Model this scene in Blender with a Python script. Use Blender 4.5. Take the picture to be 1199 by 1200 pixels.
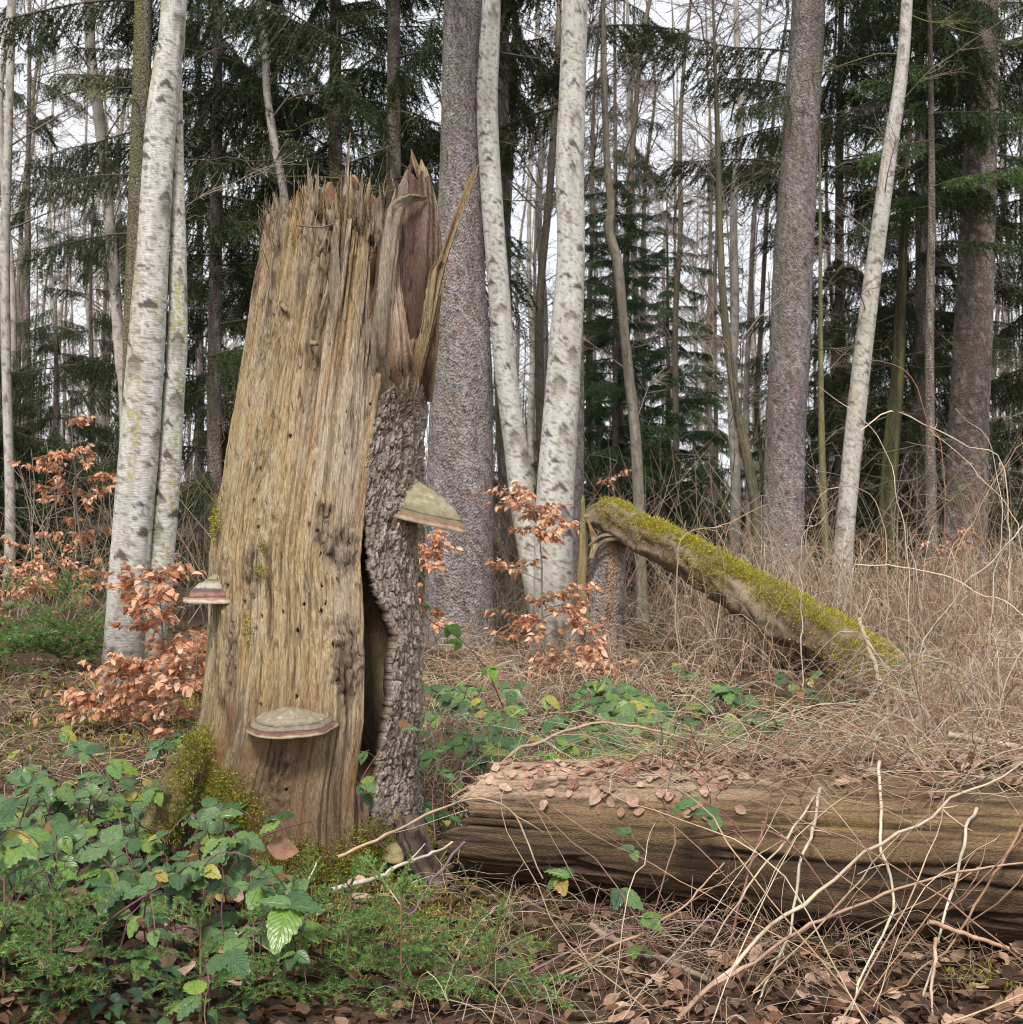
import bpy, math, random
import numpy as np
from math import radians, sin, cos, pi

for o in list(bpy.data.objects):
    bpy.data.objects.remove(o)
SC = bpy.context.scene
COL = SC.collection
rng = np.random.default_rng(11)
random.seed(11)

# ------------------------------------------------------------------ camera
F, CX, CY, CAMH = 1500.0, 599.5, 600.0, 1.5        # focal length in photo pixels, principal point, eye height
cam = bpy.data.cameras.new('camera')
cam.sensor_fit = 'HORIZONTAL'; cam.sensor_width = 36.0; cam.lens = 36.0 * F / 1199.0
cam.clip_start = 0.05; cam.clip_end = 2000
cam.dof.use_dof = True; cam.dof.focus_distance = 5.0; cam.dof.aperture_fstop = 9.0
camo = bpy.data.objects.new('camera', cam); COL.objects.link(camo)
camo.location = (0, 0, CAMH); camo.rotation_euler = (radians(90), 0, 0)
SC.camera = camo

# ------------------------------------------------------------------ sky, sun, exposure
SUN_EL, SUN_AZ = radians(52), radians(190)          # soft light from behind the camera, over the clearing
wd = bpy.data.worlds.new('World'); SC.world = wd; wd.use_nodes = True
nt = wd.node_tree; nt.nodes.clear()
wo = nt.nodes.new('ShaderNodeOutputWorld'); bg = nt.nodes.new('ShaderNodeBackground'); bg.inputs[1].default_value = 0.052
sky = nt.nodes.new('ShaderNodeTexSky'); sky.sky_type = 'NISHITA'; sky.sun_disc = False
sky.sun_elevation = SUN_EL; sky.sun_rotation = SUN_AZ; sky.dust_density = 3.0; sky.air_density = 1.0
tc = nt.nodes.new('ShaderNodeTexCoord'); cn = nt.nodes.new('ShaderNodeTexNoise')
cn.inputs['Scale'].default_value = 3.0; cn.inputs['Detail'].default_value = 5
cr = nt.nodes.new('ShaderNodeValToRGB')
cr.color_ramp.elements[0].position = .3; cr.color_ramp.elements[0].color = (.80, .84, .93, 1)
cr.color_ramp.elements[1].position = .7; cr.color_ramp.elements[1].color = (.97, .98, 1.0, 1)
sc_ = nt.nodes.new('ShaderNodeVectorMath'); sc_.operation = 'SCALE'; sc_.inputs[3].default_value = 10.0
mx = nt.nodes.new('ShaderNodeMix'); mx.data_type = 'RGBA'; mx.inputs[0].default_value = .88   # closed cloud deck over the blue
nt.links.new(tc.outputs['Generated'], cn.inputs['Vector']); nt.links.new(cn.outputs['Fac'], cr.inputs[0])
nt.links.new(cr.outputs[0], sc_.inputs[0]); nt.links.new(sky.outputs[0], mx.inputs[6]); nt.links.new(sc_.outputs[0], mx.inputs[7])
nt.links.new(mx.outputs[2], bg.inputs[0]); nt.links.new(bg.outputs[0], wo.inputs[0])
sl = bpy.data.lights.new('sun', 'SUN'); sl.energy = 1.5; sl.angle = radians(12); sl.color = (1, .96, .9)
so = bpy.data.objects.new('sun', sl); COL.objects.link(so)
so.rotation_euler = (pi/2 - SUN_EL, 0, pi - SUN_AZ)
so.location = (0, -5, 20)
SC.view_settings.view_transform = 'Standard'; SC.view_settings.look = 'None'
SC.view_settings.gamma = 1; SC.view_settings.exposure = 1.38
SC.view_settings.use_curve_mapping = False
SC.render.engine = 'CYCLES'; SC.cycles.filter_width = 1.0
SC.cycles.max_bounces = 4; SC.cycles.diffuse_bounces = 2; SC.cycles.glossy_bounces = 2; SC.cycles.transmission_bounces = 2

# ------------------------------------------------------------------ numeric helpers
def W(px, py, d):                                    # photo pixel at a known distance -> point
    return np.array([(px-CX)/F*d, d, CAMH-(py-CY)/F*d])
def hsh(ix, iy, iz, s):
    h = (ix.astype(np.int64)*374761393 + iy.astype(np.int64)*668265263 + iz.astype(np.int64)*1440662683 + s*1274126177) & 0xffffffff
    h = ((h ^ (h >> 13))*1274126177) & 0xffffffff
    h = ((h ^ (h >> 15))*2246822519) & 0xffffffff
    return (h ^ (h >> 16))/4294967296.0
def vn(x, y, z, s=0):                                # value noise -1..1
    x, y, z = np.broadcast_arrays(np.asarray(x, float), np.asarray(y, float), np.asarray(z, float))
    fx, fy, fz = np.floor(x), np.floor(y), np.floor(z)
    ux, uy, uz = x-fx, y-fy, z-fz
    ux, uy, uz = [t*t*(3-2*t) for t in (ux, uy, uz)]
    r = 0
    for i in (0, 1):
        for j in (0, 1):
            for k in (0, 1):
                r = r + hsh(fx+i, fy+j, fz+k, s)*(ux if i else 1-ux)*(uy if j else 1-uy)*(uz if k else 1-uz)
    return r*2-1
def fbm(x, y, z, s=0, o=4):
    r, a, t = 0, 1., 0
    for i in range(o):
        r = r + a*vn(x*2**i, y*2**i, z*2**i, s+i*7); t += a; a *= .5
    return r/t
def worley(x, y, s=0):                               # F1, F2, id on a plane
    fx, fy = np.floor(x), np.floor(y)
    f1 = np.full(x.shape, 9.); f2 = np.full(x.shape, 9.); cid = np.zeros(x.shape)
    for i in (-1, 0, 1):
        for j in (-1, 0, 1):
            a = hsh(fx+i, fy+j, fx*0, s); b = hsh(fx+i, fy+j, fx*0, s+5)
            dd = np.hypot(fx+i+a-x, fy+j+b-y)
            near = dd < f1
            f2 = np.where(near, f1, np.minimum(f2, dd)); cid = np.where(near, hsh(fx+i, fy+j, fx*0, s+9), cid); f1 = np.where(near, dd, f1)
    return f1, f2, cid
def sst(a, b, x):
    t = np.clip((x-a)/(b-a), 0, 1); return t*t*(3-2*t)
def mixc(c, d, f):
    return c*(1-f[..., None]) + np.asarray(d)*f[..., None]
def gh(x, y):                                        # ground height
    x = np.asarray(x, float); y = np.asarray(y, float)
    h = .05*fbm(x*.7, y*.7, 0*x, 3, 3) + .10*fbm(x*.12, y*.12, 0*x, 8, 2)*np.clip((y-6)/10, 0, 1)
    h = h + .02*fbm(x*4, y*4, 0*x, 21, 3)
    m = np.exp(-(((x+.85)/.75)**2 + ((y-5.35)/.75)**2))
    return h*(1-.5*m) + .10*m + .10*sst(-1.1, -1.9, x)*sst(6, 4, y)
def nrm(v):
    return v/np.maximum(np.linalg.norm(v, axis=-1, keepdims=True), 1e-9)

# ------------------------------------------------------------------ mesh helpers
def mesh(name, V, Q=None, T=None, col=None, uv=None, mat=None, smooth=True):
    V = np.asarray(V, np.float32).reshape(-1, 3)
    m = bpy.data.meshes.new(name)
    Q = np.zeros((0, 4), int) if Q is None else np.asarray(Q).reshape(-1, 4)
    T = np.zeros((0, 3), int) if T is None else np.asarray(T).reshape(-1, 3)
    L = np.concatenate([Q.ravel(), T.ravel()]).astype(np.int32)
    st = np.concatenate([np.arange(len(Q))*4, len(Q)*4+np.arange(len(T))*3]).astype(np.int32)
    m.vertices.add(len(V)); m.vertices.foreach_set('co', V.ravel())
    m.loops.add(len(L)); m.loops.foreach_set('vertex_index', L)
    m.polygons.add(len(st)); m.polygons.foreach_set('loop_start', st)
    m.update(calc_edges=True)
    if smooth: m.polygons.foreach_set('use_smooth', np.ones(len(st), bool))
    if col is not None:
        a = m.color_attributes.new('Col', 'FLOAT_COLOR', 'POINT')
        c = np.ones((len(V), 4), np.float32); c[:, :3] = np.clip(np.asarray(col).reshape(-1, 3), 0.002, .9)
        a.data.foreach_set('color', c.ravel())
    if uv is not None:
        u = m.uv_layers.new(name='UVMap'); u.data.foreach_set('uv', np.asarray(uv, np.float32)[L].ravel())
    if mat is not None: m.materials.append(mat)
    m.validate()
    return m
def obj(name, m, parent=None, loc=(0, 0, 0), rot=(0, 0, 0), scale=(1, 1, 1), kind=None):
    o = bpy.data.objects.new(name, m); COL.objects.link(o)
    o.location = loc; o.rotation_euler = rot; o.scale = scale if hasattr(scale, '__len__') else (scale,)*3
    if parent is not None: o.parent = parent
    if kind: o['kind'] = kind
    return o
def tag(o, label, cat, group=None):
    o['label'] = label; o['category'] = cat
    if group: o['group'] = group
    return o
def thing(name, label, cat, loc=(0, 0, 0), group=None, rz=0):
    o = obj(name, None, None, loc, (0, 0, rz)); o.empty_display_size = .1
    return tag(o, label, cat, group)
def gridq(nu, nv, wrap=False):                       # quads over index u*nv+v
    u = np.arange(nu if wrap else nu-1); v = np.arange(nv-1)
    a, b = np.meshgrid(u, v, indexing='ij'); a2 = (a+1) % nu
    return np.stack([a*nv+b, a2*nv+b, a2*nv+b+1, a*nv+b+1], -1).reshape(-1, 4)
def tubes(P, R, sides=3, cap=True):                  # P (M,K,3), R (M,K) -> V, Q
    P = np.asarray(P, float); R = np.asarray(R, float)
    M, K, _ = P.shape
    t = nrm(np.gradient(P, axis=1))
    ref = np.where(np.abs(nrm(P[:, -1]-P[:, 0])[:, 2:3]) > .8, np.array([[1., 0, 0]]), np.array([[0, 0, 1.]]))[:, None, :]
    n1 = nrm(np.cross(t, np.broadcast_to(ref, t.shape))); n2 = np.cross(t, n1)
    a = np.arange(sides)/sides*2*pi
    V = P[:, :, None, :] + R[:, :, None, None]*(np.cos(a)[:, None]*n1[:, :, None, :] + np.sin(a)[:, None]*n2[:, :, None, :])
    m, k, s = np.meshgrid(np.arange(M), np.arange(K-1), np.arange(sides), indexing='ij')
    s2 = (s+1) % sides; b = m*K*sides
    Q = np.stack([b+k*sides+s, b+k*sides+s2, b+(k+1)*sides+s2, b+(k+1)*sides+s], -1).reshape(-1, 4)
    return V.reshape(-1, 3), Q
def resample(pts, n):                                # smooth polyline through pts (any dims)
    pts = np.asarray(pts, float); k = len(pts)
    if k == 2: return pts[0]+(pts[1]-pts[0])*np.linspace(0, 1, n)[:, None]
    e = np.vstack([2*pts[0]-pts[1], pts, 2*pts[-1]-pts[-2]])
    s = np.concatenate([[0], np.cumsum(np.maximum(np.linalg.norm(np.diff(pts[:, :3], axis=0), axis=1), 1e-6))]); s /= s[-1]
    q = np.linspace(0, 1, n); i = np.clip(np.searchsorted(s, q, 'right')-1, 0, k-2)
    t = ((q-s[i])/(s[i+1]-s[i]))[:, None]
    p0, p1, p2, p3 = e[i], e[i+1], e[i+2], e[i+3]
    return .5*(2*p1+(p2-p0)*t+(2*p0-5*p1+4*p2-p3)*t*t+(3*p1-p0-3*p2+p3)*t**3)
def bezq(p0, p1, p2, K):                             # batches of quadratic arcs
    t = np.linspace(0, 1, K)[None, :, None]
    return p0[:, None]*(1-t)**2+2*p1[:, None]*t*(1-t)+p2[:, None]*t*t
class Buf:                                           # collects geometry for one mesh
    def __init__(s): s.V, s.Q, s.T, s.C, s.n = [], [], [], [], 0
    def add(s, V, Q=None, T=None, col=(.2, .2, .2)):
        V = np.asarray(V).reshape(-1, 3)
        if Q is not None and len(Q): s.Q.append(np.asarray(Q)+s.n)
        if T is not None and len(T): s.T.append(np.asarray(T)+s.n)
        c = np.asarray(col, float)
        s.C.append(np.broadcast_to(c, V.shape) if c.ndim == 1 else c.reshape(-1, 3)); s.V.append(V); s.n += len(V)
    def mesh(s, name, mat, off=(0, 0, 0), smooth=True):
        return mesh(name, np.vstack(s.V)-np.asarray(off), np.vstack(s.Q) if s.Q else None, np.vstack(s.T) if s.T else None, np.vstack(s.C), None, mat, smooth)
def rotm(yaw, pitch, roll):                          # batches of rotation matrices, z*y*x
    cy, sy, cp, sp, cr, sr = np.cos(yaw), np.sin(yaw), np.cos(pitch), np.sin(pitch), np.cos(roll), np.sin(roll)
    return np.stack([np.stack([cy*cp, cy*sp*sr-sy*cr, cy*sp*cr+sy*sr], -1), np.stack([sy*cp, sy*sp*sr+cy*cr, sy*sp*cr-cy*sr], -1), np.stack([-sp, cp*sr, cp*cr], -1)], -2)
def scatter(tv, tq, pos, rot, sc):                   # many copies of a template in one mesh
    V = np.einsum('mij,kj->mki', rot, tv)*np.asarray(sc)[:, None, None]+pos[:, None]
    Q = tq[None]+(np.arange(len(pos))*len(tv))[:, None, None]
    return V.reshape(-1, 3), Q.reshape(-1, tq.shape[1])
def frame_to_euler(x, z):                            # euler for local x axis, approx z axis
    import mathutils
    x = nrm(np.asarray(x, float)); y = nrm(np.cross(z, x)); z = np.cross(x, y)
    return mathutils.Matrix(np.stack([x, y, z], 1).tolist()).to_euler()

# ------------------------------------------------------------------ materials
def lk(t, a, b): t.links.new(a, b)
def m_attr(name, rough=.85, cs=(40, 40, 40), ca=.35, bs=(80, 80, 80), bst=.5, bd=.01, spec=.3, trans=0, vor=None, random_amt=0):
    m = bpy.data.materials.new(name); m.use_nodes = True; t = m.node_tree; t.nodes.clear(); N = t.nodes.new
    out = N('ShaderNodeOutputMaterial'); p = N('ShaderNodeBsdfPrincipled'); p.inputs['Roughness'].default_value = rough
    p.inputs['Specular IOR Level'].default_value = spec
    at = N('ShaderNodeAttribute'); at.attribute_name = 'Col'
    tcn = N('ShaderNodeTexCoord')
    def tex(scale, detail=4, vor=False):
        mp = N('ShaderNodeMapping'); mp.inputs['Scale'].default_value = scale; lk(t, tcn.outputs['Object'], mp.inputs[0])
        x = N('ShaderNodeTexVoronoi' if vor else 'ShaderNodeTexNoise'); x.inputs['Scale'].default_value = 1
        if not vor: x.inputs['Detail'].default_value = detail; x.inputs['Roughness'].default_value = .65
        lk(t, mp.outputs[0], x.inputs['Vector']); return x
    n1 = tex(cs)
    mr = N('ShaderNodeMapRange'); mr.inputs[1].default_value = .25; mr.inputs[2].default_value = .75
    mr.inputs[3].default_value = 1-ca; mr.inputs[4].default_value = 1+ca
    lk(t, n1.outputs['Fac'], mr.inputs[0])
    fac = mr.outputs[0]
    if random_amt:
        oi = N('ShaderNodeObjectInfo'); r2 = N('ShaderNodeMapRange'); r2.inputs[3].default_value = 1-random_amt; r2.inputs[4].default_value = 1+random_amt
        lk(t, oi.outputs['Random'], r2.inputs[0]); mu = N('ShaderNodeMath'); mu.operation = 'MULTIPLY'; lk(t, fac, mu.inputs[0]); lk(t, r2.outputs[0], mu.inputs[1]); fac = mu.outputs[0]
    sc = N('ShaderNodeVectorMath'); sc.operation = 'SCALE'; lk(t, at.outputs['Color'], sc.inputs[0]); lk(t, fac, sc.inputs[3])
    lk(t, sc.outputs[0], p.inputs['Base Color'])
    if bst:
        n2 = tex(bs, 5); h = n2.outputs['Fac']
        if vor:
            v = tex(vor, vor=True); ad = N('ShaderNodeMath'); ad.operation = 'ADD'; lk(t, h, ad.inputs[0]); lk(t, v.outputs['Distance'], ad.inputs[1]); h = ad.outputs[0]
        b = N('ShaderNodeBump'); b.inputs['Strength'].default_value = bst; b.inputs['Distance'].default_value = bd
        lk(t, h, b.inputs['Height']); lk(t, b.outputs[0], p.inputs['Normal'])
    s = p.outputs[0]
    if trans:
        tr = N('ShaderNodeBsdfTranslucent'); ms = N('ShaderNodeMixShader'); ms.inputs[0].default_value = trans
        lk(t, sc.outputs[0], tr.inputs[0]); lk(t, s, ms.inputs[1]); lk(t, tr.outputs[0], ms.inputs[2]); s = ms.outputs[0]
    lk(t, s, out.inputs[0]); return m
def m_leaf(name, ramp, rough=.4, vein=.35, spots=0.0, trans=.22, spec=.4, bump=.6):
    m = bpy.data.materials.new(name); m.use_nodes = True; t = m.node_tree; t.nodes.clear(); N = t.nodes.new
    out = N('ShaderNodeOutputMaterial'); p = N('ShaderNodeBsdfPrincipled'); p.inputs['Roughness'].default_value = rough
    p.inputs['Specular IOR Level'].default_value = spec
    oi = N('ShaderNodeObjectInfo'); rp = N('ShaderNodeValToRGB'); rp.color_ramp.interpolation = 'LINEAR'
    el = rp.color_ramp.elements
    while len(el) < len(ramp): el.new(.5)
    for e, (pos, c) in zip(el, ramp): e.position = pos; e.color = (*c, 1)
    lk(t, oi.outputs['Random'], rp.inputs[0])
    uv = N('ShaderNodeUVMap'); sx = N('ShaderNodeSeparateXYZ'); lk(t, uv.outputs[0], sx.inputs[0])
    def M(op, a, b=None):
        n = N('ShaderNodeMath'); n.operation = op
        for i, q in enumerate((a, b)):
            if q is None: continue
            if isinstance(q, (int, float)): n.inputs[i].default_value = q
            else: lk(t, q, n.inputs[i])
        return n.outputs[0]
    ax = M('ABSOLUTE', M('SUBTRACT', sx.outputs[0], .5))
    side = M('SUBTRACT', M('MULTIPLY', sx.outputs[1], 9.0), M('MULTIPLY', ax, 7.0))
    saw = M('ABSOLUTE', M('SUBTRACT', M('FRACT', side), .5))              # 0 at side veins
    mid = N('ShaderNodeMapRange'); mid.inputs[1].default_value = .0; mid.inputs[2].default_value = .05; mid.inputs[3].default_value = 1; mid.inputs[4].default_value = 0; lk(t, ax, mid.inputs[0])
    sv = N('ShaderNodeMapRange'); sv.inputs[1].default_value = .0; sv.inputs[2].default_value = .12; sv.inputs[3].default_value = .6; sv.inputs[4].default_value = 0; lk(t, saw, sv.inputs[0])
    vm = M('MAXIMUM', mid.outputs[0], sv.outputs[0])
    tcn = N('ShaderNodeTexCoord'); ns = N('ShaderNodeTexNoise'); ns.inputs['Scale'].default_value = 55; ns.inputs['Detail'].default_value = 4; lk(t, tcn.outputs['Object'], ns.inputs[0])
    ml = N('ShaderNodeMapRange'); ml.inputs[1].default_value = .3; ml.inputs[2].default_value = .7; ml.inputs[3].default_value = .75; ml.inputs[4].default_value = 1.25; lk(t, ns.outputs['Fac'], ml.inputs[0])
    s1 = N('ShaderNodeVectorMath'); s1.operation = 'SCALE'; lk(t, rp.outputs[0], s1.inputs[0]); lk(t, ml.outputs[0], s1.inputs[3])
    s2 = N('ShaderNodeVectorMath'); s2.operation = 'SCALE'; lk(t, s1.outputs[0], s2.inputs[0]); lk(t, M('ADD', 1.0, M('MULTIPLY', vm, vein)), s2.inputs[3])
    c = s2.outputs[0]
    if spots:
        n3 = N('ShaderNodeTexNoise'); n3.inputs['Scale'].default_value = 38; n3.inputs['Detail'].default_value = 3
        cb = N('ShaderNodeVectorMath'); cb.operation = 'ADD'; lk(t, tcn.outputs['Object'], cb.inputs[0])
        rs = N('ShaderNodeVectorMath'); rs.operation = 'SCALE'; rs.inputs[0].default_value = (7, 3, 5); lk(t, oi.outputs['Random'], rs.inputs[3]); lk(t, rs.outputs[0], cb.inputs[1]); lk(t, cb.outputs[0], n3.inputs[0])
        st = N('ShaderNodeMapRange'); st.inputs[1].default_value = .66; st.inputs[2].default_value = .72; st.inputs[3].default_value = 0; st.inputs[4].default_value = spots; lk(t, n3.outputs['Fac'], st.inputs[0])
        mc = N('ShaderNodeMix'); mc.data_type = 'RGBA'; lk(t, st.outputs[0], mc.inputs[0]); lk(t, c, mc.inputs[6]); mc.inputs[7].default_value = (.13, .05, .045, 1); c = mc.outputs[2]
    lk(t, c, p.inputs['Base Color'])
    b = N('ShaderNodeBump'); b.inputs['Strength'].default_value = bump; b.inputs['Distance'].default_value = .004
    lk(t, M('SUBTRACT', M('MULTIPLY', ns.outputs['Fac'], .4), vm), b.inputs['Height']); lk(t, b.outputs[0], p.inputs['Normal'])
    tr = N('ShaderNodeBsdfTranslucent'); ms = N('ShaderNodeMixShader'); ms.inputs[0].default_value = trans
    lk(t, c, tr.inputs[0]); lk(t, p.outputs[0], ms.inputs[1]); lk(t, tr.outputs[0], ms.inputs[2]); lk(t, ms.outputs[0], out.inputs[0]); return m

MT = dict(
    ground=m_attr('leaf_litter_soil', .95, (60, 60, 60), .45, (90, 90, 90), .8, .03, .1),
    wood=m_attr('weathered_wood', .85, (240, 240, 26), .55, (230, 230, 34), 1.0, .014, .2),
    shard=m_attr('splintered_wood', .8, (220, 220, 22), .55, (220, 220, 30), 1.0, .014, .2),
    bark=m_attr('stump_bark', .9, (150, 150, 80), .5, (190, 190, 90), 1.0, .014, .2),
    logwood=m_attr('log_wood', .62, (24, 190, 190), .55, (30, 200, 200), 1.0, .014, .4),
    fungus=m_attr('bracket_cap', .75, (60, 60, 60), .22, (120, 120, 120), .18, .003, .25),
    pore=m_attr('bracket_pores', .9, (200, 200, 200), .1, (400, 400, 400), .2, .002, .1),
    moss=m_attr('moss', .95, (60, 60, 60), .4, (1, 1, 1), 0, .01, .05, trans=.2),
    spruce_bark=m_attr('spruce_bark', .9, (34, 34, 20), .55, (60, 60, 30), 1.0, .03, .15, vor=(62, 62, 34)),
    birch_bark=m_attr('birch_bark', .75, (22, 22, 75), .30, (20, 20, 90), .6, .012, .2),
    grey_bark=m_attr('smooth_bark', .88, (25, 25, 10), .35, (40, 40, 14), .6, .02, .15),
    twig=m_attr('twigs', .85, (20, 20, 20), .25, (1, 1, 1), 0, .01, .15, random_amt=.3),
    needle=m_attr('spruce_needles', .6, (3, 3, 3), .35, (1, 1, 1), 0, .01, .25, trans=.2, random_amt=.3),
    seedling=m_attr('seedling_needles', .5, (8, 8, 8), .25, (1, 1, 1), 0, .01, .35, trans=.22, random_amt=.2),
    stems=m_attr('dead_stems', .8, (30, 30, 30), .3, (90, 90, 90), .3, .003, .2),
    cane=m_attr('cane', .65, (40, 40, 40), .25, (120, 120, 120), .35, .003, .3),
    litter=m_attr('litter_leaves', .75, (50, 50, 50), .3, (90, 90, 90), .4, .004, .25, trans=.12),
    copper=m_attr('copper_foliage', .65, (20, 20, 20), .3, (1, 1, 1), 0, .01, .25, trans=.3),
    greens=m_attr('green_leaves', .5, (20, 20, 20), .3, (1, 1, 1), 0, .01, .35, trans=.25),
    bramble=m_leaf('bramble_leaf', [(0, (.050, .10, .040)), (.3, (.085, .165, .058)), (.6, (.135, .215, .085)), (.80, (.13, .245, .05)), (.90, (.20, .29, .05)), (.95, (.42, .36, .06)), (.975, (.28, .15, .06)), (1, (.18, .08, .055))], .33, .5, .85, spec=.5, bump=.9),
    lime=m_leaf('young_bramble_leaf', [(0, (.10, .22, .03)), (1, (.19, .34, .04))], .4, .4, .2, .3),
    beech=m_leaf('beech_leaf', [(0, (.46, .19, .09)), (.4, (.62, .30, .16)), (.8, (.72, .42, .27)), (1, (.50, .21, .09))], .6, .12, 0, .3, .25),
    fallen=m_leaf('fallen_leaf', [(0, (.27, .14, .085)), (.35, (.42, .26, .18)), (.7, (.56, .38, .28)), (1, (.34, .20, .13))], .65, .15, .25, .1, .25),
)

# ================================================================== GROUND
def build_ground():
    xs = np.concatenate([-np.geomspace(400, 9, 26), np.arange(-8, 8.01, .075), np.geomspace(9, 400, 26)])
    ys = np.concatenate([[-60, -20, -5, 0, 2], np.arange(3.2, 13, .075), np.geomspace(13.2, 600, 70)])
    X, Y = np.meshgrid(xs, ys, indexing='ij'); Z = gh(X, Y)
    c = np.zeros(X.shape+(3,)); c[:] = (.075, .048, .032)  # low soil tone, contact shade under the plants put into the colour
    n = fbm(X*1.3, Y*1.3, X*0, 5, 4); n2 = fbm(X*9, Y*9, X*0, 6, 3)
    c = mixc(c, (.13, .085, .058), sst(-.2, .5, n)); c = mixc(c, (.055, .035, .025), sst(.0, .6, n2)*.7)
    c = mixc(c, (.085, .105, .03), sst(.15, .5, fbm(X*.9+7, Y*.9, X*0, 31, 4))*.8)       # moss patches
    V = np.stack([X, Y, Z], -1)
    o = obj('ground', mesh('ground', V, gridq(len(xs), len(ys)), None, c, None, MT['ground'])); o['kind'] = 'structure'
build_ground()

# ================================================================== THE SNAPPED STUMP
SD, SS = 5.40, .0036                                  # axis distance, metres per photo pixel there
ZP = lambda py: CAMH-(py-600)*SS
ZF = lambda py: CAMH-(py-600)*.00342                  # on the front face
SY = np.array([150, 250, 330, 400, 480, 560, 620, 650, 700, 760, 830, 870, 900, 940, 1020, 1090])
SL = np.array([322, 315, 300, 290, 277, 263, 252, 248, 249, 246, 238, 230, 220, 208, 196, 188])
SR = np.array([516, 513, 511, 505, 499, 494, 489, 488, 490, 494, 495, 491, 489, 492, 502, 512])
def s_axis(z):
    py = 600+(CAMH-z)/SS
    l = np.interp(py, SY, SL); r = np.interp(py, SY, SR)
    return ((l+r)/2-CX)*SS, (r-l)/2*SS
def s_point(th, z, dr=0.0):
    c, a = s_axis(z); r = a+dr
    return np.stack([c+r*np.sin(th), SD-r*.95*np.cos(th), z], -1)
def th_of(px, py):                                    # angle of a front feature
    c, a = s_axis(ZF(py)); x = (px-CX)/F*(SD-a*.6)
    return np.arcsin(np.clip((x-c)/a, -.97, .97))
BASE = np.array([(365-CX)*SS, SD, 0.0])
stump = thing('broken_stump', 'tall decayed broken tree stump with splintered top and bracket fungi', 'stump', BASE)

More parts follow.
